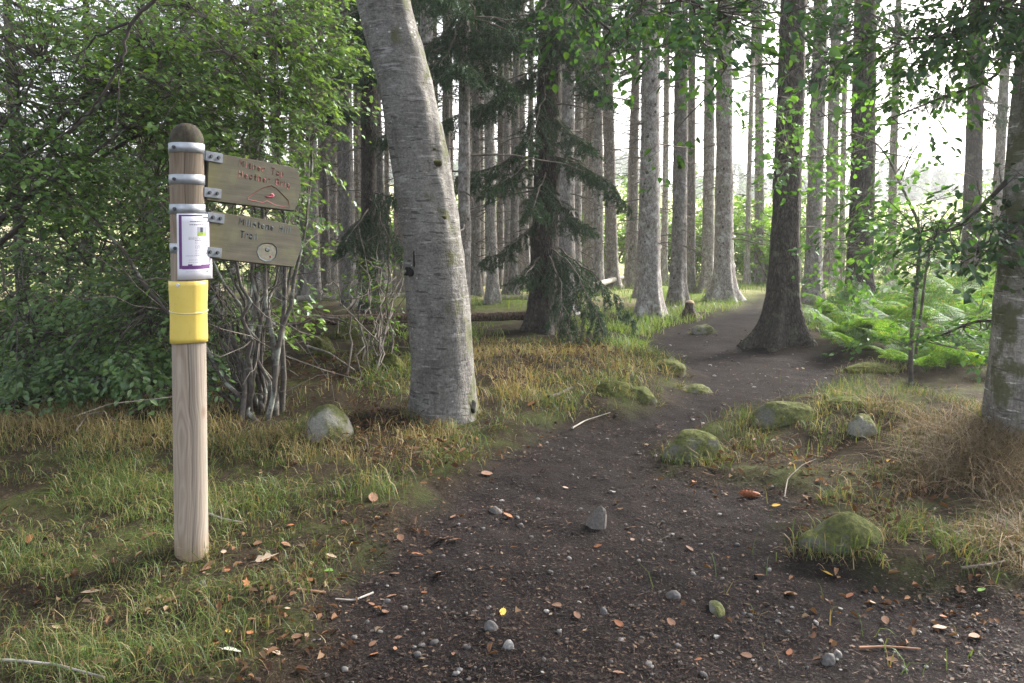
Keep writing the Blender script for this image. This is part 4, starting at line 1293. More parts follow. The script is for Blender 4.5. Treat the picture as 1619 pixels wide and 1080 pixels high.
# upper boughs of the neighbours, reaching down into the top of the view
for key, n_, zlo, zhi in (('J', 9, 4.2, 6.4), ('K', 10, 3.6, 5.6), ('M', 10, 3.8, 6.5), ('C', 8, 4.6, 6.5), ('G', 7, 5.0, 7.0), ('B', 8, 4.4, 6.2), ('D', 7, 5.2, 7.2), ('N', 8, 4.4, 6.5), ('L', 8, 4.4, 6.0), ('F', 6, 6.0, 8.0)):
    root, b, cfn, r = SPR[key]
    for q in range(n_):
        z = rng.uniform(zlo, zhi); a_ = rng.uniform(0, 6.28); l_ = rng.uniform(.9, 1.9)
        mw, mn = MB(), MB(); c_ = cfn(z)
        bough(mw, mn, c_, c_ + np.array([math.cos(a_) * l_, math.sin(a_) * l_, -rng.uniform(.1, .6)]), .08, 13, .4, .75, per=24)
        w_ = mw.build('bough', M['dead_wood'], root); mn.build('needles', M['needle'], w_)

# ---- the rest of the plantation: three grown kinds, copied
def far_kind(seed, low_crown=False):
    root = empty('spruce_tree', (0, 0, 0), 'x', 'tree', 'spruces of the plantation')
    H = 20; mb = MB(); cfn = make_trunk(mb, .17, H, seed, sides=18, flare=.7, fh=.3, dz=.14, disp=.05, bend=.05, taper=.85, knots=10)
    md = MB(); dead_branches(md, cfn, .15, .8, 7.5, seed + 1, 80, .3, 1.5, rad=.009)
    mb.join(md, 1).build('trunk', [M['spruce_bark'], M['dead_wood']], root)
    mw, mn = MB(), MB()
    spruce_crown(mw, mn, 5.2, H, 1.7, seed + 2, step=.55, per_whorl=5, twigs=22, per=11, nl=.055, nw=.011, hang=.8, cfn=cfn, low=.5)
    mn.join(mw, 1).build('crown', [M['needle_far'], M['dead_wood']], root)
    return root
KINDS = [far_kind(s) for s in (61, 62, 63)]
FAR = [(478, 468, 12), (521, 456, 9), (541, 462, 11), (575, 460, 10), (612, 450, 8), (636, 464, 12), (470, 452, 8), (693, 450, 9), (744, 458, 10), (804, 464, 12), (935, 456, 11), (1050, 450, 10), (992, 450, 10), (1180, 449, 8), (1262, 446, 8), (1330, 447, 9), (516, 466, 13), (534, 458, 10), (548, 470, 15), (566, 454, 9), (592, 456, 11), (628, 458, 12), (655, 468, 16), (482, 454, 9), (500, 474, 14), (462, 450, 8), (716, 452, 9), (752, 466, 15), (772, 446, 8), (790, 456, 12), (812, 470, 13), (834, 460, 12), (912, 460, 14), (926, 450, 10), (946, 464, 15), (1012, 470, 14), (1092, 462, 13), (1199, 448, 15), (1410, 455, 13), (968, 456, 19), (1001, 457, 15), (918, 442, 9), 
       (780, 478, 17), (822, 458, 13), (762, 452, 10), (810, 443, 8), (684, 505, 23), (706, 462, 14), (555, 482, 20), (527, 464, 13), (490, 470, 15),
       (508, 456, 9), (475, 462, 10), (540, 452, 9), (604, 466, 15), (645, 450, 10), (445, 474, 13), (300, 478, 20), 
       (840, 447, 10), (570, 448, 8), (665, 452, 9), (878, 446, 10), 
       (335, 470, 16), (372, 462, 13), (250, 468, 16), (1570, 462, 16)]
used_k = 0
far_list = []
for n_, (u, v, wp) in enumerate(FAR):
    b = ground(u, v); s = (wp * b[1] / F / 2) / .163
    far_list.append((u, v, wp, b, s))
# ---- labels for the copies: by gap between named neighbours, then by thickness and order inside the gap
NAMED = [(-60, 'the left edge'), (306, 'the signpost'), (470, 'the signboards'), (700, 'the leaning beech'), (872, 'the bough-hung spruce'), (1029, 'the path-side spruce'),
         (1144, 'the root-spread spruce'), (1236, 'the buttressed spruce'), (1356, 'the fern-side spruce'), (1612, 'the right edge beech')]
ORD = ['first', 'second', 'third', 'fourth', 'fifth', 'sixth', 'seventh', 'eighth', 'ninth', 'tenth', 'eleventh', 'twelfth', 'thirteenth', 'fourteenth', 'fifteenth', 'sixteenth', 'seventeenth', 'eighteenth', 'nineteenth', 'twentieth', 'twenty-first', 'twenty-second', 'twenty-third', 'twenty-fourth', 'twenty-fifth', 'twenty-sixth', 'twenty-seventh', 'twenty-eighth', 'twenty-ninth', 'thirtieth', 'thirty-first', 'thirty-second', 'thirty-third', 'thirty-fourth', 'thirty-fifth', 'thirty-sixth']
gaps = {}
for t_ in far_list:
    for k in range(len(NAMED) - 1):
        if NAMED[k][0] <= t_[0] < NAMED[k + 1][0]: gaps.setdefault(k, []).append(t_); break
first = set()
cnt = 0
for k, lst in gaps.items():
    lst.sort(key=lambda t: t[0])
    for q, (u, v, wp, b, s) in enumerate(lst):
        word = 'thick' if wp >= 18 else 'slim' if wp >= 12 else 'thin far'
        lab = f'{word} spruce, {ORD[q]} from {NAMED[k][1]} towards {NAMED[k + 1][1]}' if len(lst) > 1 else f'{word} spruce alone between {NAMED[k][1]} and {NAMED[k + 1][1]}'
        kd = cnt % 3; cnt += 1
        src = KINDS[kd]
        rz = random.uniform(0, 6.28); sz = random.uniform(.9, 1.1)
        if kd not in first:
            first.add(kd); src.location = tuple(b); src.rotation_euler = (0, 0, rz); src.scale = (s, s, sz); src['label'] = lab
            pending = None
        else:
            t_new = copy_tree(src, tuple(b), rz, (s, s, sz), lab)
            t_new.rotation_euler = (random.gauss(0, .011), random.gauss(0, .013), rz)
# crowns must not shrink with the stem: give every tree's crown back its spread
for o in list(C.objects):
    if o.name.startswith('spruce_tree') and abs(o.scale.x - 1) > .001:
        for ch in o.children:
            if ch.name.startswith(('crown',)):
                f = min(1.6, max(.75, 1 / o.scale.x)); ch.scale = (f, f, 1)

# ---- dense young spruces that close the view behind the hazels
def thicket_spruce(seed):
    root = empty('young_spruce', (0, 0, 0), 'x', 'tree', 'bushy young spruces behind the hazels')
    H = 9; mb = MB(); cfn = make_trunk(mb, .09, H, seed, sides=12, flare=.4, dz=.2, taper=.9, disp=.04)
    mb.build('trunk', M['spruce_bark_dark'], root)
    mw, mn = MB(), MB(); spruce_crown(mw, mn, .9, H, 1.5, seed + 1, step=.32, per_whorl=7, twigs=24, hang=.7, nl=.05, nw=.011, per=14, cfn=cfn, low=.8)
    mn.join(mw, 1).build('crown', [M['needle'], M['dead_wood']], root)
    return root
TH = [thicket_spruce(81), thicket_spruce(82)]
tpos = [(40, 530, 'bushy young spruce behind the foliage at the far left edge'), (140, 512, 'bushy young spruce behind the hazel at far left'), (228, 520, 'bushy young spruce just left of the signpost, behind the hazels'),
        (330, 502, 'bushy young spruce behind the signpost'), (-60, 505, 'bushy young spruce at the picture edge, farthest left'), (280, 490, 'bushy young spruce deep behind the signpost, half hidden')]
for k, (u, v, lab) in enumerate(tpos):
    b = ground(u, v); s = random.uniform(.85, 1.15)
    if k < 2:
        TH[k].location = tuple(b); TH[k]['label'] = lab; TH[k].scale = (s, s, s)
    else: copy_tree(TH[k % 2], tuple(b), random.uniform(0, 6), (s, s, s), lab)
# ------------------------------------------------------------------ shrubs
def stems_shrub(name, base, label, cat, group, stems, stem_r, vols, leafmat, LL, LW, K, length=.5, droop=.16, stem_h=3.0, lean_out=.5, stemmat='stem_bark', seed=0, extra_twigs=30, up=1.0, target_bias=None, twigmat='twig'):
    """many-stemmed shrub: arching stems from one stool, twigs growing to leaf sprays that fill the given volumes"""
    global rng
    keep = rng; rng = np.random.default_rng(900 + seed)
    base = np.asarray(base, float)
    root = empty(name, tuple(base), label, cat, group)
    ms = MB(); S = []
    ctrs = [np.asarray(v[0], float) - base for v in vols]
    for k in range(stems):
        a = rng.uniform(0, 6.28); rr = rng.uniform(.02, .22)
        p0 = np.array([math.cos(a) * rr, math.sin(a) * rr, -.06])
        c = ctrs[k % len(ctrs)]; R = np.asarray(vols[k % len(ctrs)][1])
        e = c + rng.normal(0, .45, 3) * R
        e[2] = max(e[2], .8)
        mid = p0 * .5 + e * .5; mid[:2] = p0[:2] * .62 + e[:2] * .38 + rng.normal(0, .10, 2)
        t = np.linspace(0, 1, 12)[:, None]
        P = p0 * (1 - t) ** 2 + 2 * mid * t * (1 - t) + e * t ** 2
        P[1:-1] += rng.normal(0, .022, (10, 3))
        r = stem_r * rng.uniform(.55, 1.2)
        add_tube(ms, P, np.linspace(r, .005, 12), 7, 0, cap=False, wob=.25, seed=k)
        S.append(P)
    SP_ = np.concatenate([s[3:] for s in S])
    mw, ml = MB(), MB(); c_all, d_all = [], []
    for (c, R, n) in vols:
        T = vol_points(np.asarray(c) - base, R, n)
        for tpt in T:
            if tpt[2] < .12: tpt[2] = .12 + rng.uniform(0, .3)
            dd = SP_ - tpt; dist = np.linalg.norm(dd, axis=1) + .8 * np.maximum(0, SP_[:, 2] - tpt[2])
            q = SP_[np.argmin(dist + rng.uniform(0, .25, len(dist)))]
            out = tpt - np.array([0, 0, tpt[2]]); out = nrm(out + 1e-6)
            d = nrm((tpt - q) * np.array([1, 1, .35]) * .8 + out * .5 + rng.normal(0, .3, 3) * [1, 1, .3] + [0, 0, -.12])
            s = tpt - d * length * .5
            add_tube(mw, curve_pts(q, s, -.06 * np.linalg.norm(s - q), 5, wig=.014), np.linspace(.0065, .0026, 5), 3, 0, cap=False)
            c_all.append(s); d_all.append(d)
    N = rng.normal(0, .16, (len(c_all), 3)) + [0, -.22, 1]
    spray_field(mw, ml, c_all, d_all, N, length * rng.uniform(.75, 1.3, len(c_all)), K, LL, LW, droop)
    for k in range(extra_twigs):
        q = SP_[rng.integers(len(SP_))]; e = q + rng.normal(0, .5, 3) + [0, 0, .25]
        add_tube(mw, curve_pts(q, e, .03, 5, wig=.03), np.linspace(.006, .0018, 5), 3, 0, cap=False)
    ms.join(mw, 1).build('stems', [M[stemmat], M[twigmat]], root)
    ml.build('foliage', leafmat, root)
    rng = keep
    return root

def vol(u, v, d, ru, rv, rd, n):
    k = d / F
    return (pix(u, v, d), (ru * k, rd, rv * k), n)

stems_shrub('hazel_bush', ground(402, 652), 'many-stemmed hazel with lichen-grey stems right behind the signpost', 'bush', 'hazels at the wood edge', 26, .024,
    [vol(400, 250, 6.6, 130, 190, .9, 95), vol(260, 240, 6.6, 130, 180, .9, 90), vol(450, 420, 6.7, 60, 150, .5, 26), vol(260, 480, 6.4, 110, 110, .6, 90), vol(350, 560, 6.5, 60, 80, .4, 16), vol(490, 120, 6.9, 80, 150, .7, 48)],
    M['hazel_leaf'], .060, .042, 24, seed=1, extra_twigs=130)
stems_shrub('hazel_bush', ground(70, 598), 'dense dark-stemmed hazel bush near the left picture edge', 'bush', 'hazels at the wood edge', 20, .026,
    [vol(110, 330, 7.6, 190, 210, 1.2, 220), vol(210, 500, 7.0, 170, 80, .9, 130), vol(40, 500, 7.2, 110, 110, .8, 110), vol(150, 560, 6.6, 130, 50, .5, 60), vol(60, 600, 6.2, 130, 30, .4, 50), vol(250, 575, 6.1, 100, 40, .4, 36)],
    M['hazel_leaf'], .058, .040, 25, seed=2, extra_twigs=70)
stems_shrub('hazel_bush', ground(250, 585), 'tall hazel bush between the left edge and the signpost, farther back', 'bush', 'hazels at the wood edge', 18, .024,
    [vol(300, 200, 8.6, 200, 230, 1.1, 170), vol(230, 420, 8.6, 160, 160, 1.0, 110)],
    M['hazel_leaf'], .064, .046, 24, seed=3, extra_twigs=80)
stems_shrub('birch_tree', pix(-330, 560, 5.4) * [1, 1, 0] + [0, 0, gz(*pix(-330, 560, 5.4)[:2])], 'light green tree filling the upper left corner with fine sprays', 'tree', None, 9, .05,
    [vol(120, 90, 5.6, 260, 150, .9, 250), vol(330, 110, 6.2, 160, 140, .7, 150), vol(60, 260, 5.4, 130, 90, .5, 80), vol(440, 60, 6.8, 130, 90, .6, 90)],
    M['birch_leaf'], .05, .036, 22, length=.45, seed=4, extra_twigs=60)
stems_shrub('elder_bush', ground(590, 592), 'sparse bush of thin arching shoots left of the leaning beech', 'bush', None, 12, .010,
    [vol(570, 480, 8.0, 70, 90, .5, 22), vol(620, 440, 8.6, 60, 60, .4, 16)], M['birch_leaf'], .05, .036, 10, length=.35, seed=5, extra_twigs=30, stemmat='twig')
# bare bough hanging in from the top left, nearer than the leaves
mb = MB()
def px_tube(mb, pts, r0, r1, sides=6):
    P = np.array([pix(*p) for p in pts]); t = np.linspace(0, 1, len(P)); tt = np.linspace(0, 1, len(P) * 4)
    Q = np.column_stack([np.interp(tt, t, P[:, k]) for k in range(3)]); Q[1:-1] = (Q[:-2] + 2 * Q[1:-1] + Q[2:]) / 4
    Q[1:-1] += rng.normal(0, .006, Q[1:-1].shape)
    add_tube(mb, Q, np.linspace(r0, r1, len(Q)), sides, 0, cap=True, wob=.2)
px_tube(mb, [(330, -150, 4.0), (245, 0, 4.0), (205, 35, 4.0), (197, 85, 4.0), (178, 125, 4.0), (140, 180, 4.05), (95, 215, 4.1), (30, 255, 4.2)], .013, .003)
px_tube(mb, [(205, 35, 4.0), (160, 55, 4.0), (125, 85, 4.05), (105, 130, 4.1)], .008, .002)
px_tube(mb, [(190, 105, 4.0), (186, 160, 4.0), (180, 240, 4.05)], .005, .0015, 4)
px_tube(mb, [(135, 72, 4.0), (130, 110, 4.0), (100, 150, 4.05)], .004, .0015, 4)
o = mb.build('bare_branch', M['dark_twig']); tag(o, 'dark crooked bare branch hanging down in the upper left corner', 'branch')

# sapling among the ferns
def sapling():
    b = ground(1440, 606); d = b[1]
    root = empty('sapling', tuple(b), 'forked young broadleaf sapling leaning among the ferns, leaves lit from behind', 'sapling')
    ms = MB()
    def br(pts, r0, r1):
        P = np.array([pix(u, v, d + dd) for (u, v, dd) in pts]) - b
        t = np.linspace(0, 1, len(P)); tt = np.linspace(0, 1, len(P) * 4)
        Q = np.column_stack([np.interp(tt, t, P[:, k]) for k in range(3)]); Q[1:-1] = (Q[:-2] + 2 * Q[1:-1] + Q[2:]) / 4
        add_tube(ms, Q, np.linspace(r0, r1, len(Q)), 8, 0, cap=False, wob=.12)
        return Q + b
    tips = [br([(1440, 620, 0), (1440, 540, 0), (1449, 460, 0), (1455, 385, 0), (1452, 350, 0), (1430, 305, 0), (1405, 250, .1), (1385, 225, .2), (1330, 205, .3), (1290, 170, .4)], .024, .005),
            br([(1448, 560, .05), (1458, 480, .1), (1466, 410, .1), (1478, 360, .1), (1500, 330, .1)], .016, .006),
            br([(1424, 285, 0), (1440, 245, -.1), (1468, 205, -.2), (1490, 180, -.2)], .009, .003),
            br([(1418, 272, 0), (1440, 240, .1), (1458, 175, .2), (1470, 120, .2)], .007, .003),
            br([(1452, 390, 0), (1420, 350, -.1), (1370, 330, -.2), (1330, 300, -.2)], .007, .003),
            br([(1450, 420, 0), (1400, 400, -.1), (1350, 390, -.2), (1310, 395, -.2)], .007, .003),
            br([(1390, 228, .2), (1350, 240, 0), (1300, 250, -.2), (1250, 250, -.3)], .005, .002)]
    mw, ml = MB(), MB(); cs, ds = [], []
    for (u, v, ru, rv, n) in ((1330, 260, 60, 60, 26), (1260, 240, 50, 70, 22), (1385, 370, 70, 60, 40), (1330, 430, 50, 60, 18), (1480, 350, 30, 60, 8), (1400, 300, 50, 30, 8), (1310, 130, 60, 50, 12), (1230, 180, 40, 60, 12)):
        for q in range(n):
            p = pix(u + rng.normal(0, ru * .6), v + rng.normal(0, rv * .6), d + rng.normal(0, .35))
            allp = np.concatenate(tips); k = np.argmin(np.linalg.norm(allp - p, axis=1))
            add_tube(mw, curve_pts(allp[k] - b, p - b, -.03, 4, wig=.012), [.004, .0035, .003, .002], 3, 0, cap=False)
            cs.append(p - b); ds.append(nrm((p - allp[k]) * [1, 1, .3] + rng.normal(0, .25, 3)))
    spray_field(mw, ml, cs, ds, rng.normal(0, .3, (len(cs), 3)) + [0, 0, 1], .3, 9, .07, .05, .15)
    ms.join(mw, 1).build('stem', [M['stem_bark'], M['twig']], root); ml.build('foliage', M['sapling_leaf'], root)
sapling()

# bracken ferns
def fern_mesh(seed, nf=9, L=.85):
    global rng
    keep = rng; rng = np.random.default_rng(seed)
    ml, ms = MB(), MB()
    for k in range(nf):
        a = k * 2.399 + rng.uniform(-.4, .4); l = L * rng.uniform(.7, 1.15); lean = rng.uniform(.35, .95)
        d = np.array([math.cos(a), math.sin(a), 0]); B = np.array([-d[1], d[0], 0])
        t = np.linspace(0, 1, 14)[:, None]
        P = d * (l * lean * t ** 1.35) + np.array([0, 0, 1.0]) * l * (1.05 * t - (.12 + .42 * lean) * t ** 2.6)
        add_tube(ms, P, np.linspace(.0055, .0015, 14), 4, 0, cap=False)
        tt = np.linspace(.28, .99, 11)
        for t_ in tt:
            f = t_ * 13; i = min(int(f), 12); c = P[i] + (P[i + 1] - P[i]) * (f - i); T = nrm(P[i + 1] - P[i])
            pl = l * .40 * (1 - ((t_ - .30) / .70)) ** .8 + .02
            up = nrm(np.cross(B, T)); up = up if up[2] > 0 else -up
            for s in (-1, 1):
                pd = nrm(B * s + T * .45 - up * .12 + rng.normal(0, .06, 3))
                m = max(3, int(pl / .03))
                q = np.linspace(.06, .97, m)
                C0 = c + pd * (pl * q)[:, None]; C0[:, 2] -= .25 * pl * q ** 2
                for s2 in (-1, 1):
                    pdir = nrm(np.cross(up, pd) * s2 + pd * .5 + np.zeros((m, 3)))
                    leaves(ml, C0, pdir, np.tile(up, (m, 1)) + rng.normal(0, .15, (m, 3)), .052 * (1.05 - .75 * q) * (pl / .3 + .4), .021, 0, .1, .1)
    a_, b_ = ml.mesh('fern_fronds', M['fern']), ms.mesh('fern_stalk', M['fern'])
    rng = keep
    return a_, b_
FM = [fern_mesh(s, nf, L) for s, nf, L in ((301, 6, .95), (302, 7, 1.1), (303, 6, .85))]
FERNS = [(1318, 532, .8), (1350, 520, 1.0), (1395, 515, 1.0), (1372, 545, .75), (1430, 530, 1.0), (1480, 520, 1.05), (1520, 535, 1.0), (1545, 515, 1.0), (1415, 560, .75), (1500, 560, .8), (1460, 500, 1.1),
         (1335, 500, .9), (1400, 495, 1.1), (1530, 495, 1.1), (1375, 490, 1.0), (1305, 505, .7), (1580, 500, 1.0), (1440, 485, 1.1), (1490, 480, 1.2), (1545, 480, 1.2), (1455, 570, .7), (1350, 560, .6), (1540, 560, .7), (1600, 530, 1.0), (1500, 583, .6), (1545, 590, .7), (1465, 588, .5), (1420, 578, .5), (1400, 545, .8), (1325, 548, .6), (1700, 540, 1.0), (1790, 520, 1.1), (1850, 560, 1.0), (1930, 530, 1.1), (30, 600, .8), (110, 590, .7), (-10, 610, .8), (300, 600, .6)]
for k, (u, v, s) in enumerate(FERNS):
    near = 'beside the dark buttressed spruce' if u < 1345 else 'round the sapling' if u < 1475 else 'next to the edge beech'
    lab = ('bright green bracken fern in the clump ' + near) if u > 600 else 'green fern under the hazels at the left edge'
    b = ground(u, v); a_, c_ = FM[k % 3]
    r = empty('fern', tuple(b - [0, 0, .02]), lab, 'fern', lab.replace('bright green bracken fern in', 'bracken ferns of').replace('green fern', 'ferns'), random.uniform(0, 6.28))
    r.scale = (s, s, s * random.uniform(.75, .95))
    link_copy(a_, 'fronds', r)
    link_copy(c_, 'stalk', r)

# light undergrowth in the clearing: young broadleaf bushes
def bush_mesh(seed, R=1.0, H=1.6, n=110, K=16, LL=.095, mat='young_leaf'):
    global rng
    keep = rng; rng = np.random.default_rng(seed)
    mw, ml = MB(), MB(); cs, ds = [], []
    for k in range(9):
        a = rng.uniform(0, 6.28); e = np.array([math.cos(a) * R * .7, math.sin(a) * R * .7, H * rng.uniform(.6, 1.1)])
        P = curve_pts([0, 0, -.05], e, -.1, 6, wig=.03); add_tube(mw, P, np.linspace(.018, .004, 6), 4, 0, cap=False)
        for q in range(n // 9):
            t = rng.uniform(.15, 1.05); cs.append(P[0] + (P[-1] - P[0]) * t + rng.normal(0, .28, 3) * [R, R, .7]); ds.append(nrm(rng.normal(size=3) * [1, 1, .2] + e * .4))
    cs = np.array(cs); cs[:, 2] = np.abs(cs[:, 2]) + .05
    spray_field(mw, ml, cs, ds, rng.normal(0, .3, (len(cs), 3)) + [0, 0, 1], .4, K, LL, LL * .7, .15, twigs=False)
    r = (mw.mesh('bush_stems', M['twig']), ml.mesh('bush_foliage', M[mat])); rng = keep
    return r
BM = [bush_mesh(401), bush_mesh(402, 1.2, 2.2), bush_mesh(403, .9, 1.2)]
BUSHES = []
for k in range(46):
    u = np.interp(k / 45, [0, .30, .48, .75, 1], [455, 690, 1000, 1240, 1640]) + random.uniform(-14, 14); v = random.uniform(431, 449)
    BUSHES.append((u, v))
BUSHES.sort()
reg = [(0, 700, 'from the signboards towards the leaning beech'), (700, 1030, 'from the leaning beech towards the path-side spruce'), (1030, 1236, 'from the path-side spruce towards the buttressed one'), (1236, 2000, 'rightwards of the buttressed spruce')]
rc = {}
for k, (u, v) in enumerate(BUSHES):
    R_ = next(r[2] for r in reg if r[0] <= u < r[1]); rc[R_] = rc.get(R_, 0) + 1
    b = ground(u, v); a_, c_ = BM[k % 3]; s = random.uniform(.8, 1.5)
    r = empty('young_bush', tuple(b), f'young bush in the clearing, {ORD[rc[R_] - 1] if rc[R_] <= 16 else "last"} {R_}', 'bush', 'young bushes of the clearing', random.uniform(0, 6))
    r.scale = (s, s, s * random.uniform(.8, 1.1))
    link_copy(c_, 'foliage', r); link_copy(a_, 'stems', r)

# wooded skyline far up the slope
def far_wood():
    global rng
    keep = rng; rng = np.random.default_rng(77)
    ml = MB()
    for k in range(150):
        x = rng.uniform(-120, 110); y = rng.uniform(150, 215); H = rng.uniform(4.5, 8.5); z0 = gz(x, y)
        n = 230; t = rng.uniform(0, 1, n) ** .8; a = rng.uniform(0, 6.28, n); R = (1 - t) * H * .2 * rng.uniform(.5, 1.1, n) + .15
        P = np.column_stack([x + R * np.cos(a), y + R * np.sin(a), z0 + t * H + .3])
        D = np.column_stack([np.cos(a), np.sin(a), -.5 * np.ones(n)])
        diamonds(ml, P, D, rdir(n, .8), rng.uniform(.7, 1.6, n), .6)
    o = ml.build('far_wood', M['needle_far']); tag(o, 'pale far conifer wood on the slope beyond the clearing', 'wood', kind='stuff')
    rng = keep
far_wood()
# ------------------------------------------------------------------ stones, wood, small things
import bmesh
def ico(sub):
    bm = bmesh.new(); bmesh.ops.create_icosphere(bm, subdivisions=sub, radius=1)
    V = np.array([v.co[:] for v in bm.verts]); Fx = np.array([[v.index for v in f.verts] for f in bm.faces]); bm.free()
    return V, Fx
ICO5, ICO4, ICO2, ICO1 = ico(5), ico(4), ico(2), ico(1)
ROCKS = []
def rock(name, u, v, wpx, hpx, label, mat, seed, depth_ratio=.8, sink=.35, rz=0, amp=.28, shape=None, cat='rock', sub=ICO5, facet=.6, group=None):
    """u, v: foot of the stone in the photo; wpx x hpx its visible size"""
    b = ground(u, v); k = b[1] / F
    W, Hh = wpx * k, hpx * k * 1.02
    V, Fx = sub
    V = V * (1 + amp * fbm(V * 1.05 + seed * 3.7, 3, seed) + amp * .55 * fbm(V * 2.6 + seed, 3, seed + 5) + amp * .10 * fbm(V * 9.0 + seed, 2, seed + 7))[:, None]
    rr_ = np.random.default_rng(seed + 500)
    for _ in range(9):
        nn = nrm(rr_.normal(size=3) * [1, 1, .8]); c_ = rr_.uniform(.62, .9); dd_ = V @ nn
        V = V - nn * (np.maximum(0, dd_ - c_) * facet)[:, None]
    V = V / np.array([np.abs(V[:, 0]).max(), np.abs(V[:, 1]).max(), V[:, 2].max()])
    if shape is not None: V = shape(V)
    S = np.array([W / 2, W / 2 * depth_ratio, Hh * 1.08])
    V = V * S
    o = MB().add(V, Fx).build(name, M[mat])
    o.location = (b[0], b[1] + W / 2 * depth_ratio * .75, b[2] - .14 * Hh)
    o.rotation_euler = (0, 0, rz)
    if name == 'boulder': ROCKS.append((o.location.x, o.location.y, W / 2, W / 2 * depth_ratio))
    tag(o, label, cat, group)
    return o
rock('boulder', 513, 697, 82, 55, 'rounded pale boulder with green moss, in the grass left of the leaning beech', 'lichen_rock', 2, .9, amp=.12, facet=.25)
rock('boulder', 1102, 730, 108, 46, 'moss-topped boulder at the inner bend of the path', 'mossy_rock', 5, .7, amp=.22)
rock('boulder', 1250, 668, 116, 30, 'long low mossy boulder on the bank behind the path-side one', 'mossy_rock', 7, .6, amp=.2)
def wedge(V):
    # a hump towards the right end, running out low to the left
    V = V.copy(); x = V[:, 0]; prof = .30 + .70 * sstep(-.75, .25, x); V[:, 2] *= np.where(V[:, 2] > 0, prof, 1); return V
rock('boulder', 1344, 862, 152, 52, 'wedge-shaped mossy boulder ringed by grass, at the lower right', 'mossy_rock', 9, .55, shape=wedge, amp=.12, facet=.35)
rock('boulder', 1368, 692, 54, 36, 'pale yellow-lichened boulder with a dark top, below the dry grass', 'lichen_rock', 12, .8)
rock('boulder', 1060, 590, 58, 20, 'small mossy boulder on the left path edge, uppermost of two', 'mossy_rock', 14, .8)
rock('boulder', 1016, 634, 58, 20, 'small mossy boulder on the left path edge, lower of two', 'mossy_rock', 16, .8)
rock('boulder', 972, 626, 62, 22, 'dark mossy hummock stone beside the lower small boulder', 'moss', 18, .8)
rock('boulder', 1104, 622, 54, 13, 'flat grey stone sunk in the path', 'lichen_rock', 20, .8)
rock('boulder', 1115, 528, 40, 15, 'dark low stone lying in the far path', 'lichen_rock', 22, .8)
rock('boulder', 545, 536, 60, 34, 'yellow-green mossy stone under the fallen log', 'moss', 24, .8)
rock('boulder', 1385, 588, 90, 13, 'flat mossy slab by the sapling foot', 'moss', 26, .6)
rock('boulder', 1350, 642, 80, 11, 'low mossy stone on the bank right of the long one', 'moss', 28, .7)
rock('boulder', 500, 560, 52, 30, 'mossy stone in the earth bank below the log, left one', 'moss', 30, .8)
rock('boulder', 610, 585, 60, 26, 'mossy stone in the earth bank below the log, right one', 'moss', 33, .8)
def point(V):
    V = V.copy(); k = sstep(.0, 1, V[:, 2]); V[:, :2] *= (1 - .12 * k)[:, None]; V[:, 0] += .28 * k; return V
rock('stone', 944, 836, 36, 36, 'pointed pinkish grey stone standing upright in the path', 'dry_rock', 41, .7, shape=point, amp=.3, sink=.2, cat='stone')
rock('stone', 1138, 974, 27, 13, 'olive lichened oblong stone lying in the near path', 'lichen_rock', 43, 1.9, amp=.2, cat='stone')
rock('stone', 783, 812, 24, 10, 'small brown flat stone left of the pointed one', 'dry_rock', 45, .8, cat='stone', sub=ICO4)
rock('stone', 776, 998, 26, 15, 'pale stone beside a yellow leaf in the near path', 'stone', 47, .8, cat='stone', sub=ICO4)
rock('stone', 1312, 1052, 26, 18, 'blue-grey stone, larger of a touching pair at the lower right', 'stone', 49, .8, cat='stone', sub=ICO4)
rock('stone', 1326, 1040, 16, 12, 'blue-grey stone, smaller of a touching pair at the lower right', 'stone', 51, .8, cat='stone', sub=ICO4)
rock('stone', 1066, 946, 26, 10, 'flat grey stone in the near path, left of the oblong one', 'stone', 53, .8, cat='stone', sub=ICO4)
rock('stone', 955, 972, 14, 11, 'light grey pebble below the pointed stone', 'stone', 55, .8, cat='stone', sub=ICO4)
rock('stone', 318, 930, 16, 12, 'whitish stone in the grass just below the signpost foot', 'stone', 57, .8, cat='stone', sub=ICO4)
rock('stone', 804, 1026, 22, 12, 'white lichen-crusted stone beneath the pale one', 'stone', 59, .8, cat='stone', sub=ICO4)

# countable pebbles in the near path, ordered left to right in the photo
PEB = [(686, 1018, 16), (660, 1036, 14), (738, 1024, 13), (640, 962, 10), (600, 1000, 11), (612, 952, 12), (580, 985, 10), (560, 1010, 14), (545, 1060, 16), (700, 880, 8), (824, 832, 11), (840, 850, 8), (742, 902, 8), (900, 884, 9), (870, 905, 10), (884, 1000, 11), (1015, 1010, 10),
       (1030, 1004, 9), (1072, 1022, 12), (1025, 1050, 12), (1112, 1068, 14), (1186, 974, 9), (1165, 862, 10), (1096, 908, 9), (1142, 916, 8), (1216, 902, 9), (1250, 872, 8), (1048, 826, 7), (966, 778, 8), (850, 790, 8), (905, 752, 7), (1010, 888, 8), (966, 1046, 9), (1245, 1000, 10), (1290, 985, 10), (1430, 1060, 12)]
VP, FP = ICO2
pebm = []
for s in range(5):
    V = VP * (1 + .3 * fbm(VP * 1.2 + s * 5, 2, s + 70))[:, None] * np.array([.5, .4, .28]); mb = MB(); mb.add(V, FP); pebm.append(mb.mesh('pebble', M['stone']))
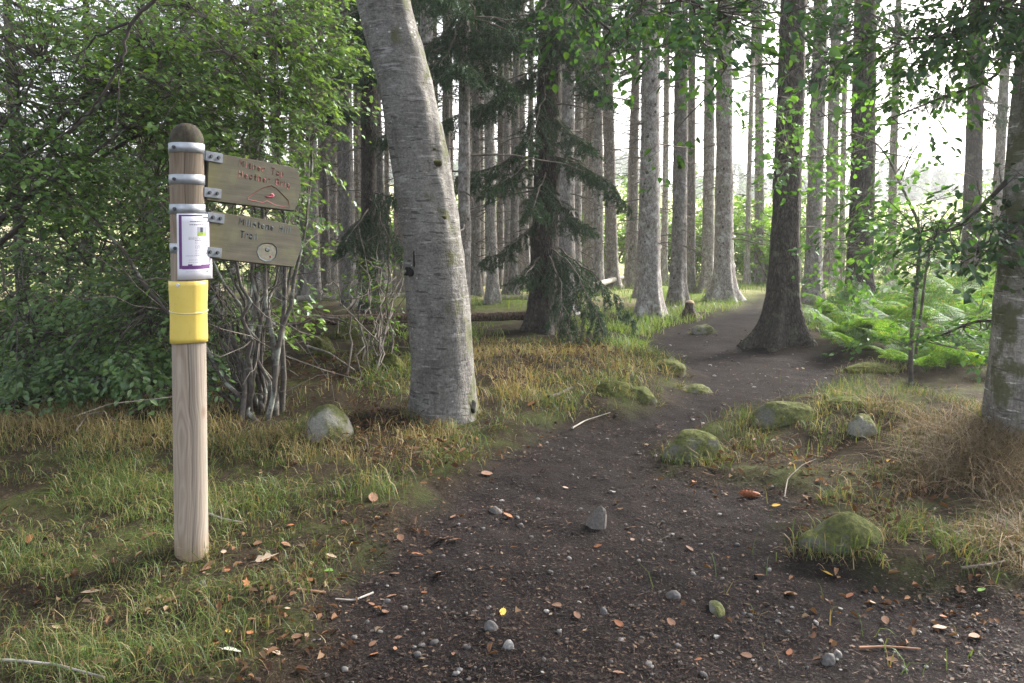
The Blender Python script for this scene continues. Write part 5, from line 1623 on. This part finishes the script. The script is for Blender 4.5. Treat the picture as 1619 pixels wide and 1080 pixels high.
for k, (u, v, w_) in enumerate(PEB):
    b = ground(u, v); s = w_ * b[1] / F
    o = link_copy(pebm[k % 5], 'pebble'); o.location = (b[0], b[1], b[2] + s * .12); o.scale = (s, s, s); o.rotation_euler = (random.uniform(-.3, .3), random.uniform(-.3, .3), random.uniform(0, 6))
    tag(o, 'grey pebble ' + ('on the path edge near the signpost' if u < 630 else 'in the near path left of the pointed stone' if u < 930 else 'in the near path right of the pointed stone'), 'pebble', 'pebbles ' + ('near the signpost' if u < 630 else 'left of the pointed stone' if u < 930 else 'right of the pointed stone'))

# fallen leaves lying on the ground
def leaf_mesh(seed, mat, lobed=False):
    r_ = np.random.default_rng(seed)
    n = 14; a = np.linspace(0, 2 * PI, n, endpoint=False)
    rad = np.ones(n)
    if lobed: rad = 1 + .42 * np.cos(a * 5) * (np.cos(a) > -.8)
    x = .5 * np.cos(a) * np.abs(np.cos(a)) ** .25 * rad; y = .30 * np.sin(a) * rad * (1 - .25 * np.cos(a))
    z = .10 * y ** 2 * 8 * r_.uniform(.2, 1.2) + .12 * x ** 2 * r_.uniform(-1, 1.6) + r_.normal(0, .012, n)
    V = np.vstack([[0, 0, 0], np.column_stack([x, y, z])])
    V = np.vstack([V, V + [0, 0, -.012]])
    F3 = np.array([[0, k + 1, (k + 1) % n + 1] for k in range(n)])
    F3 = np.vstack([F3, F3[:, ::-1] + n + 1])
    mb = MB(); mb.add(V, F3)
    add_tube(mb, [[-.48, 0, .01], [-.62, .02, .03], [-.76, .05, .02]], [.014, .011, .009], 4)
    return mb.mesh('fallen_leaf', mat)
LM = {}
def fallen_leaf(u, v, wpx, col, label, group=None, lobed=False, lift=.006):
    k = (col, lobed)
    if k not in LM: LM[k] = [leaf_mesh(len(LM) * 7 + s, M['leaf_' + col], lobed) for s in range(2)]
    o = link_copy(random.choice(LM[k]), 'fallen_leaf'); b = ground(u, v); s = wpx * b[1] / F * 1.05
    o.location = (b[0], b[1], b[2] + lift + .1 * s); o.scale = (s, s, s)
    o.rotation_euler = (random.uniform(-.35, .35), random.uniform(-.35, .35), random.uniform(0, 6.28))
    tag(o, label, 'leaf', group)
for a in [(366, 1033, 30, 'white', 'large whitish leaf with an orange edge, below the signpost'), (795, 972, 17, 'yellow', 'yellow leaf on the pale stone in the near path'), (1408, 732, 14, 'yellow', 'yellow leaf on the bank above the wedge-shaped boulder'),
          (1309, 910, 16, 'yellow', 'curled yellow leaf below the wedge-shaped boulder'), (420, 887, 30, 'pale', 'broad tan leaf right of the signpost foot', None, True), (330, 898, 22, 'brown', 'brown leaf touching the signpost foot'),
          (358, 904, 18, 'orange', 'orange-brown leaf right below the signpost foot'), (272, 952, 26, 'brown', 'double brown leaf in the grass below left of the signpost'), (338, 1022, 20, 'orange', 'orange leaf left of the large whitish leaf'),
          (395, 1004, 18, 'orange', 'orange leaf above right of the large whitish leaf'), (360, 1001, 13, 'yellow', 'small yellow leaf above the large whitish leaf'), (142, 940, 26, 'pale', 'tan curled leaf in the left grass'), (155, 938, 12, 'green', 'bright green leaf beside the tan curled leaf'),
          (46, 856, 22, 'orange', 'orange-brown leaf in the grass at the left edge'), (108, 978, 14, 'orange', 'small orange leaf in the lower left grass'), (88, 995, 16, 'pale', 'upright straw-yellow leaf in the lower left grass'), (133, 1030, 14, 'green', 'lime green leaf in the lower left grass'),
          (157, 1050, 30, 'brown', 'lobed dark red leaf near the bottom left', None, True), (390, 926, 20, 'orange', 'lobed orange leaf in the grass right of the signpost', None, True), (597, 964, 15, 'orange', 'folded orange leaf on the path edge'),
          (432, 1035, 24, 'pale', 'lobed tan leaf right of the large whitish leaf', None, True), (978, 990, 18, 'orange', 'curled orange leaf in the middle of the near path'), (1485, 996, 22, 'pale', 'pale oval leaf at the lower right'), (1248, 1034, 16, 'orange', 'dull orange leaf near the bottom right'),
          (1342, 945, 16, 'orange', 'orange leaf below the curled yellow one'), (1250, 942, 20, 'brown', 'olive brown leaf left of the orange one below the boulder'), (1552, 936, 14, 'green', 'yellow-green leaf at the lower right edge'), (1590, 868, 34, 'pale', 'large tan leaf in the dry grass at the right edge', None, True),
          (945, 866, 14, 'orange', 'small orange leaf below the pointed stone'), (996, 838, 18, 'brown', 'brown leaf right of the pointed stone'), (1098, 764, 12, 'orange', 'orange leaf up the path by the pine cone'), (1227, 802, 14, 'yellow', 'dull yellow leaf right below the pine cone'),
          (700, 855, 22, 'brown', 'brown leaf on the left path edge'), (660, 880, 18, 'orange', 'rusty leaf on the left path edge, lower one'), (590, 790, 24, 'brown', 'brown leaf at the grass edge right of the signpost'), (770, 752, 20, 'brown', 'brown leaf on the path edge before the leaning beech'),
          (840, 640, 18, 'orange', 'rusty leaf in the grass right of the leaning beech'), (470, 1010, 18, 'brown', 'brown leaf at the bottom by the path edge'), (505, 975, 14, 'orange', 'small rusty leaf among the pebbles near the signpost'), (520, 905, 14, 'green', 'yellow-green leaf between signpost and path'), (235, 850, 22, 'brown', 'brown leaf left of the signpost foot'),
          (1180, 1040, 18, 'brown', 'dark brown leaf at the bottom of the path'), (1090, 870, 14, 'brown', 'brown leaf in the path above the oblong stone'), (880, 960, 16, 'brown', 'brown leaf left of the near middle path'), (1400, 985, 18, 'brown', 'brown leaf right of the curled yellow one'), (1540, 1010, 20, 'brown', 'brown leaf near the bottom right corner')]:
    fallen_leaf(*a)
for k in range(48):
    u, v = random.uniform(300, 720), random.uniform(820, 1085)
    if random.random() < .4: u, v = random.uniform(700, 1600), random.uniform(760, 1085)
    fallen_leaf(u, v, random.uniform(9, 19), random.choice(['brown', 'brown', 'brown', 'brown', 'orange', 'pale']), 'small brownish leaf scattered over the near ground ' + ('by the signpost' if u < 620 else 'on the path'), 'small fallen leaves ' + ('by the signpost' if u < 620 else 'on the path'))

# pine cone
def cone_thing():
    b = ground(1185, 786); mb = MB(); L = 36 * b[1] / F
    V, Fx = ICO2; ms = V * np.array([L * .5, L * .15, L * .15]); mb.add(ms, Fx)
    for k in range(48):
        t = k / 70; x = (t - .5) * L * .94; R = L * .16 * math.sqrt(max(.05, 1 - (2 * t - 1) ** 2)); a = k * 2.4
        diamonds(mb, [[x, R * math.cos(a) * .85, R * math.sin(a) * .85]], [[.75, .6 * math.cos(a), .6 * math.sin(a)]], [[0, math.cos(a), math.sin(a)]], L * .16, L * .12)
    o = mb.build('spruce_cone', M['cone']); o.location = (b[0], b[1], b[2] + L * .15); o.rotation_euler = (0, .05, -.15)
    tag(o, 'reddish brown spruce cone lying on the soil right of the path middle', 'cone')
cone_thing()

# fallen log, stump, broken sticks
def log(name, pts, r0, r1, label, mat, cat, sides=18, lift=.0, wob=.18, stubs=0):
    P = np.array([ground(u, v) + [0, 0, lift] for u, v in pts]); t = np.linspace(0, 1, len(P)); tt = np.linspace(0, 1, len(P) * 10)
    Q = np.column_stack([np.interp(tt, t, P[:, k]) for k in range(3)])
    for _ in range(4): Q[1:-1] = (Q[:-2] + 2 * Q[1:-1] + Q[2:]) / 4
    c = Q[0].copy(); mb = MB(); add_tube(mb, Q - c, np.linspace(r0, r1, len(Q)), sides, 0, cap=True, wob=wob, seed=3)
    for k in range(stubs):
        q = Q[random.randrange(4, len(Q) - 4)] - c; d = nrm(rng.normal(size=3) * [1, 1, .4] + [0, -.3, .5]); l = random.uniform(.1, .5)
        add_tube(mb, curve_pts(q, q + d * l, .02, 4, wig=.01), [.012, .009, .006, .003], 5, 0)
    o = mb.build(name, M[mat]); o.location = tuple(c); tag(o, label, cat); return o
log('fallen_log', [(462, 530), (560, 527), (660, 524), (760, 522), (838, 520)], .08, .065, 'long brown fallen log lying across the mossy bank behind the leaning beech', 'log', 'log', lift=.2, stubs=9)
log('fallen_log', [(938, 470), (962, 461), (984, 452)], .07, .06, 'short pale broken log lying beside the brown bough-hung spruce', 'pale_twig', 'log', lift=.25)
log('fallen_log', [(770, 476), (830, 474), (900, 472)], .07, .05, 'grey fallen stem far behind the long brown log', 'dead_wood', 'log', lift=.05, stubs=6)
log('fallen_log', [(470, 478), (560, 474), (640, 470)], .08, .05, 'pale grey fallen stem on the forest floor behind the signboards', 'pale_twig', 'log', lift=.06, stubs=8)
log('stick', [(486, 560), (520, 572), (560, 602)], .016, .006, 'pale forked stick lying on the mossy earth bank', 'pale_twig', 'stick', 7, .10)
log('stick', [(498, 528), (535, 532), (560, 545), (578, 580)], .018, .006, 'crooked grey branch arching down the mossy earth bank', 'dead_wood', 'stick', 7, .25)
log('stick', [(868, 634), (885, 628), (904, 618)], .020, .012, 'dark short stick in the grass left of the small path boulders', 'dark_twig', 'stick', 7, .03)
log('stick', [(905, 680), (925, 668), (965, 655)], .008, .003, 'thin pale twig on the left path edge', 'pale_twig', 'stick', 6, .015)
log('stick', [(330, 818), (352, 826), (385, 832)], .006, .003, 'thin grey twig right of the signpost in the grass', 'pale_twig', 'stick', 6, .02)
log('stick', [(-30, 1055), (30, 1058), (90, 1064), (165, 1085)], .0055, .004, 'long pale stick at the bottom left corner', 'pale_twig', 'stick', 6, .03)
log('stick', [(1358, 1028), (1400, 1026), (1455, 1030)], .006, .0035, 'long brown stick lying near the bottom right', 'leaf_brown', 'stick', 6, .01)
log('stick', [(1240, 800), (1245, 770), (1268, 748), (1290, 738)], .004, .002, 'curved dark twig beside the spruce cone', 'dead_wood', 'stick', 6, .05)
log('stick', [(1520, 905), (1560, 900), (1600, 892)], .007, .004, 'tan stick in front of the dry grass at the right edge', 'dead_wood', 'stick', 6, .02)
log('stick', [(200, 662), (218, 652), (245, 640)], .012, .005, 'mossy dark twig in the pale grass under the hazels', 'dead_wood', 'stick', 6, .03)
log('stick', [(120, 700), (140, 672), (165, 668), (185, 685)], .006, .003, 'thin curved twig in the tan grass at far left', 'dead_wood', 'stick', 6, .08)
log('stick', [(590, 940), (560, 952), (530, 950)], .005, .003, 'thin grey stick on the path edge below the signpost', 'pale_twig', 'stick', 6, .008)
log('stick', [(470, 935), (495, 938), (515, 940)], .007, .005, 'short brown stick on the path edge near the signpost', 'leaf_brown', 'stick', 6, .008)
def stump():
    b = ground(1090, 502); root = empty('tree_stump', tuple(b), 'small jagged brown stump between the two spruces left of the far path', 'stump')
    mb = MB(); make_trunk(mb, .09, .26, 91, sides=28, flare=1.5, fh=.10, dz=.02, taper=.2, disp=.16, lobes=4, bend=0); mb.build('wood', M['stump'], root)
    m2 = MB(); V, Fx = ICO2; V = V * (1 + .5 * fbm(V * 2.5, 2, 6))[:, None]; m2.add(V * [.085, .085, .05] + [0, 0, .25], Fx); m2.build('broken_top', M['cut_wood'], root)
stump()

# ------------------------------------------------------------------ grasses
def scatter(n, u0, u1, v0, v1, power=1.0):
    """random ground points inside a trapezoid of the terrain, more of them near the camera"""
    a = np.array([flat_hit(u0, v0), flat_hit(u1, v0), flat_hit(u0, v1), flat_hit(u1, v1)])
    ymin, ymax = a[:, 1].min(), a[:, 1].max()
    y = (ymin ** (1 - power) + rng.random(n) * (ymax ** (1 - power) - ymin ** (1 - power))) ** (1 / (1 - power)) if abs(power - 1) > 1e-3 else ymin * (ymax / ymin) ** rng.random(n)
    x = ((u0 + (u1 - u0) * rng.random(n)) - PPX) / F * y * 1.02
    return x, y
def blades(mb, x, y, h, wd, lean=.45, seed=0, clump=.0, comb=None):
    n = len(x); z = terrain(x, y) - .008
    P = np.column_stack([x, y, z]); a = rng.uniform(0, 6.28, n)
    if comb is not None: a = comb + rng.normal(0, .9, n)
    d = np.column_stack([np.cos(a), np.sin(a), 0 * a]); s = np.column_stack([-np.sin(a), np.cos(a), 0 * a])
    q = rng.uniform(0, 6.28, n); s = s * np.cos(q)[:, None] + d * np.sin(q)[:, None] * .6
    l = lean * rng.uniform(.2, 1.6, n)
    h = h[:, None]; w = (wd * rng.uniform(.45, 1.7, n))[:, None]; l = l[:, None]
    m1 = P + d * h * l * .28 + np.array([0, 0, 1.0]) * h * .5
    m2 = P + d * h * l * .75 + np.array([0, 0, 1.0]) * h * .85 * (1 - .25 * np.minimum(l, 1.2))
    t = P + d * h * l * 1.25 + np.array([0, 0, 1.0]) * h * (1 - .45 * np.minimum(l, 1.4))
    V = np.stack([P - s * w / 2, P + s * w / 2, m1 + s * w * .45, m1 - s * w * .45, m2 + s * w * .32, m2 - s * w * .32, t], 1).reshape(-1, 3)
    i = np.arange(n)[:, None] * 7
    mb.add(V, np.concatenate([i + np.array([0, 1, 2, 3]), i + np.array([3, 2, 4, 5])]))
    mb.add(np.zeros((0, 3)), np.zeros((0, 3)))
    k = mb.n - len(V)
    mb.F.append((k + i + np.array([5, 4, 6]), 0))

def field(u, v, blobs):
    o = np.zeros_like(u)
    for (bu, bv, ru, rv, a) in blobs:
        o = np.maximum(o, a * np.exp(-((u - bu) / ru) ** 2 - ((v - bv) / rv) ** 2))
    return o
TAN = [(120, 960, 200, 110, .10), (420, 860, 120, 50, .12), (300, 1000, 120, 60, .10), (60, 665, 260, 32, 1.1), (250, 690, 160, 26, .8), (890, 580, 120, 34, .8), (820, 610, 50, 36, .7), (960, 565, 60, 20, .5), (760, 560, 50, 30, .7), (660, 690, 60, 22, .6), (520, 725, 80, 22, .55), (430, 700, 90, 26, .45), (1010, 600, 40, 16, .4)]
GRN = [(120, 790, 260, 75, 1.1), (400, 790, 90, 40, .9), (200, 720, 260, 40, .75), (60, 900, 160, 70, .75), (260, 960, 150, 80, .4), (150, 1040, 170, 60, .42), (440, 720, 80, 30, .6), (470, 840, 90, 50, .45), (740, 690, 50, 22, .8), (560, 770, 60, 26, .5), (400, 900, 120, 50, .45), (620, 600, 70, 30, .9), (470, 660, 60, 24, .7), (900, 640, 60, 22, .8), (820, 655, 60, 14, .7), (930, 600, 60, 14, .5), (860, 550, 50, 12, .4), (1040, 560, 60, 22, .8), (960, 610, 60, 20, .7), (720, 730, 50, 18, .6)]
n = 260000
x, y = scatter(n, -250, 1150, 540, 1110, 1.25)
u, v = project(np.column_stack([x, y, terrain(x, y)]))
pm = pathmask(x, y); pn = fbm(np.column_stack([x, y, 0 * x]) * 2.6, 3, 55); pn2 = fbm(np.column_stack([x, y, 0 * x]) * 9, 2, 56); big = fbm(np.column_stack([x, y, 0 * x]) * .9, 3, 58)
ft, fg = field(u, v, TAN), field(u, v, GRN)
k = rng.random(n)
dens = (1 - sstep(.25, .75, pm)) * sstep(-.4, .3, pn + .7 * pn2 + .15 * (1 - sstep(860, 940, v)) + .05)
seltan = k < (ft * .55 * dens * (1 + .8 * big))
selgrn = (~seltan) & (rng.random(n) < (fg * .62 * dens * (1 - .3 * big)))
near = np.clip(y / 4.0, .8, 2.2)
mb = MB(); s_ = selgrn
blades(mb, x[s_], y[s_], rng.uniform(.04, .14, s_.sum()) * (1 + .9 * pn[s_]) * (.6 + .25 * near[s_]), .0032 * near[s_], .95)
tag(mb.build('grass', M['grass']), 'green grass growing round the signpost and under the hazels', 'grass', kind='stuff')
ng = s_.sum()
mb = MB(); s_ = seltan
blades(mb, x[s_], y[s_], rng.uniform(.05, .16, s_.sum()) * (1 + .4 * pn[s_]) * (1 - .6 * sstep(760, 840, v[s_])), .0030 * near[s_], .8)
tag(mb.build('tan_grass', M['tan_grass']), 'tawny seeding grass left of the path', 'grass', kind='stuff')
# dry grass on the right bank
STR = [(1850, 760, 160, 120, .6), (2100, 680, 200, 60, .5), (1570, 750, 130, 85, 1.0), (1480, 690, 80, 40, .7), (1600, 850, 90, 50, .8), (1400, 650, 60, 22, .5), (1370, 885, 80, 14, .6), (1240, 700, 70, 22, .3), (1450, 780, 80, 60, .25), (1150, 715, 40, 14, .3)]
GR2 = [(1900, 640, 220, 40, .7), (2050, 780, 200, 90, .6), (1750, 590, 120, 20, .6), (1350, 878, 90, 16, .8), (1255, 838, 26, 26, .8), (1430, 850, 26, 20, .7), (1340, 795, 70, 10, .6), (1250, 690, 80, 22, .5), (1400, 640, 80, 22, .5), (1100, 725, 55, 12, .5), (1180, 680, 40, 20, .6), (1330, 610, 80, 14, .4), (1520, 860, 90, 40, .35), (1440, 720, 70, 40, .35), (1300, 1010, 120, 40, .06), (1180, 960, 60, 40, .06), (1500, 1040, 120, 30, .06)]
n = 620000
x, y = scatter(n, 1030, 2350, 560, 1100, 1.25)
u, v = project(np.column_stack([x, y, terrain(x, y)]))
pm = pathmask(x, y); pn = fbm(np.column_stack([x, y, 0 * x]) * 2.6, 3, 65); pn2 = fbm(np.column_stack([x, y, 0 * x]) * 8, 2, 66)
ft, fg = field(u, v, STR), field(u, v, GR2)
dens = (1 - .92 * sstep(.3, .8, pm)) * sstep(-.3, .35, pn + .6 * pn2 + .08)
sel = rng.random(n) < ft * .5 * dens
mb = MB(); blades(mb, x[sel], y[sel], rng.uniform(.08, .30, sel.sum()) * (1 + .5 * pn[sel]) * np.clip(ft[sel] + .15, .3, 1) * (1 - .35 * sstep(780, 860, v[sel])), .0034, 1.35)
tag(mb.build('dry_grass', M['straw']), 'bleached drooping dry grass on the right bank', 'grass', kind='stuff')
sel2 = (~sel) & (rng.random(n) < fg * .5 * dens)
mb = MB(); blades(mb, x[sel2], y[sel2], rng.uniform(.05, .14, sel2.sum()), .0038, .6)
tag(mb.build('grass', M['grass']), 'short green grass round the right-bank boulders', 'grass', kind='stuff')
# tufts crowding round the feet of the boulders
mb, mb2 = MB(), MB()
ROCKS += [(beech_base[0], beech_base[1], .27, .27)] * 2 + [(beech2_base[0], beech2_base[1], .29, .29)] * 2 + [(PX, PY, PR * 1.05, PR * 1.05)] * 2
for (bx, by, ra, rb) in ROCKS:
    n = int(900 * (ra + rb)); a = rng.uniform(0, 6.28, n); e = rng.uniform(.92, 1.28, n)
    tx, ty = bx + np.cos(a) * ra * e, by + np.sin(a) * rb * e
    tn = fbm(np.column_stack([tx, ty, 0 * tx]) * 5, 2, 91); k = rng.random(n) < .55 + 1.6 * tn
    tx, ty = tx[k], ty[k]; g = rng.random(len(tx)) < .6
    sc_ = min(1.0, ra / .28)
    blades(mb, tx[g], ty[g], rng.uniform(.03, .12, g.sum()) * sc_, .0038, .8)
    blades(mb2, tx[~g], ty[~g], rng.uniform(.04, .15, (~g).sum()) * sc_, .0034, 1.0)
tag(mb.build('grass', M['grass']), 'green grass tufts crowding round the boulder feet', 'grass', kind='stuff')
tag(mb2.build('tan_grass', M['tan_grass']), 'tan grass tufts crowding round the boulder feet', 'grass', kind='stuff')
# brighter grass at the tree feet and in the clearing
n = 90000
x, y = scatter(n, 380, 1500, 447, 560, 1.6)
u, v = project(np.column_stack([x, y, terrain(x, y)]))
pm = pathmask(x, y); pn = fbm(np.column_stack([x, y, 0 * x]) * 1.3, 3, 75)
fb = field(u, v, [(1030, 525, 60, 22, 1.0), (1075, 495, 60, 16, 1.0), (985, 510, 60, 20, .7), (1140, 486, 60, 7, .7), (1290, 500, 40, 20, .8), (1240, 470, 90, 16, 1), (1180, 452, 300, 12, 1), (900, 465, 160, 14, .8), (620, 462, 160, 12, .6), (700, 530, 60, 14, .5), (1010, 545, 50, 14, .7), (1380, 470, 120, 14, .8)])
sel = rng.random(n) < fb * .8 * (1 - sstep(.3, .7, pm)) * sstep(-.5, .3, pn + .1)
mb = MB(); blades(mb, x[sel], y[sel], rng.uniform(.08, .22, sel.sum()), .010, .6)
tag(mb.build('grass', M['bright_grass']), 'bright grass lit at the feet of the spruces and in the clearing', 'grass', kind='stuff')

# ------------------------------------------------------------------ litter and gravel on the soil
n = 360000
x, y = scatter(n, -250, 1850, 520, 1120, 1.55)
pm = pathmask(x, y); pn = fbm(np.column_stack([x, y, 0 * x]) * 2.1, 3, 85)
keep = rng.random(n) < (.55 + .6 * pn) * (.5 + .5 * (1 - np.abs(pm - .5) * 2))
x, y = x[keep], y[keep]; n = len(x)
P = np.column_stack([x, y, terrain(x, y) + rng.uniform(.001, .010, n)])
a = rng.uniform(0, 6.28, n); A = np.column_stack([np.cos(a), np.sin(a), rng.normal(0, .18, n)])
N = rng.normal(0, .22, (n, 3)) + [0, 0, 1]
L = .006 + .032 * rng.random(n) ** 2.2 * np.clip(y / 4.5, .75, 2)
mb = MB(); k = rng.random(n) < .38
diamonds(mb, P[k], A[k], N[k], L[k] * .9, L[k] * .5)
diamonds(mb, P[~k], A[~k], N[~k], L[~k] * 1.6, .0028 * np.clip(y[~k] / 4.5, .8, 2))
tag(mb.build('litter', M['litter']), 'dark needle and bark litter strewn over path and banks', 'litter', kind='stuff')
# curled dead leaves caught in the verge
n = 5200
x, y = scatter(n, -250, 1850, 640, 1120, 1.6)
u, v = project(np.column_stack([x, y, terrain(x, y)]))
fb = field(u, v, [(420, 960, 120, 110, 1.0), (200, 960, 220, 100, .5), (560, 840, 90, 60, .8), (700, 740, 90, 40, .8), (1450, 960, 200, 60, .6), (1300, 760, 150, 60, .45), (900, 980, 400, 140, .03), (850, 660, 60, 30, .5), (450, 700, 80, 40, .4)])
k = rng.random(n) < fb; x, y = x[k], y[k]; n = len(x)
P = np.column_stack([x, y, terrain(x, y) + rng.uniform(.004, .03, n)]); a = rng.uniform(0, 6.28, n)
mb = MB(); leaves(mb, P, np.column_stack([np.cos(a), np.sin(a), rng.normal(0, .35, n)]), rng.normal(0, .4, (n, 3)) + [0, 0, 1], rng.uniform(.018, .05, n), rng.uniform(.012, .028, n), 0, .3, .35)
tag(mb.build('leaf_litter', M['dead_leaf']), 'curled brown leaf litter caught in the grass verge beside the path', 'leaf litter', kind='stuff')
# reddish dead bracken by the leaning beech and on the bank
n = 16000
x, y = scatter(n, 420, 1500, 560, 860, 1.2)
u, v = project(np.column_stack([x, y, terrain(x, y)]))
fb = field(u, v, [(600, 690, 60, 34, 1), (570, 660, 40, 20, 1), (650, 720, 80, 24, .7), (740, 720, 60, 22, .35), (880, 565, 90, 24, .8), (830, 600, 50, 20, .6), (940, 590, 50, 20, .5), (1230, 735, 110, 30, .35), (1420, 800, 90, 40, .5), (540, 590, 90, 40, .5), (340, 640, 60, 20, .3)])
k = rng.random(n) < fb; x, y = x[k], y[k]; n = len(x)
P = np.column_stack([x, y, terrain(x, y) + rng.uniform(.005, .09, n)]); a = rng.uniform(0, 6.28, n)
mb = MB(); h_ = rng.random(n) < .6
A = np.column_stack([np.cos(a), np.sin(a), rng.normal(0, .5, n)]); N = rng.normal(0, .6, (n, 3)) + [0, 0, 1]
diamonds(mb, P[h_], A[h_], N[h_], rng.uniform(.05, .2, h_.sum()), .006)
leaves(mb, P[~h_], A[~h_], N[~h_], rng.uniform(.03, .07, (~h_).sum()), .026)
tag(mb.build('dead_bracken', M['bracken_dead']), 'rust-brown dead bracken heaped by the leaning beech', 'dead bracken', kind='stuff')
# gravel
n = 2600
x, y = scatter(n, 300, 1750, 500, 1110, 1.35)
pm = pathmask(x, y); k = rng.random(n) < pm * .75 + .12 * (pm > .02); x, y = x[k], y[k]; n = len(x)
s = (.003 + .010 * rng.random(n) ** 3.2) * np.clip(y / 4, .9, 1.8)
V0, F0 = ICO1
S = np.column_stack([s * rng.uniform(.7, 1.4, n), s * rng.uniform(.7, 1.2, n), s * rng.uniform(.4, .8, n)])
a = rng.uniform(0, 6.28, n); ca, sa = np.cos(a), np.sin(a)
V = (V0[None] * (1 + .3 * rng.normal(size=(n, len(V0), 1)) * .6)) * S[:, None]
V = np.stack([V[..., 0] * ca[:, None] - V[..., 1] * sa[:, None], V[..., 0] * sa[:, None] + V[..., 1] * ca[:, None], V[..., 2]], -1)
V = V + np.column_stack([x, y, terrain(x, y) + s * .2])[:, None]
mb = MB(); mb.add(V.reshape(-1, 3), (F0[None] + (np.arange(n) * len(V0))[:, None, None]).reshape(-1, 3))
tag(mb.build('gravel', M['pebble'], smooth=False), 'fine grey gravel scattered in the dark path soil', 'gravel', kind='stuff')
# ------------------------------------------------------------------ moist air between the trees
def haze():
    m = bpy.data.materials.new('haze'); m.use_nodes = True; t = m.node_tree; t.nodes.clear()
    out = t.nodes.new('ShaderNodeOutputMaterial'); v = t.nodes.new('ShaderNodeVolumePrincipled')
    v.inputs['Color'].default_value = (.92, .95, .98, 1); v.inputs['Density'].default_value = HAZE; v.inputs['Anisotropy'].default_value = .3
    t.links.new(v.outputs[0], out.inputs['Volume'])
    mb = MB(); x0, x1, y0, y1, z0, z1 = -300, 300, -20, 440, -3, 45
    V = [(x, y, z) for z in (z0, z1) for y in (y0, y1) for x in (x0, x1)]
    mb.add(V, [[0, 2, 3, 1], [4, 5, 7, 6], [0, 1, 5, 4], [2, 6, 7, 3], [0, 4, 6, 2], [1, 3, 7, 5]])
    tag(mb.build('haze', m, smooth=False), 'thin bright haze filling the wood and clearing', 'haze', kind='stuff')
HAZE = .0013
haze()
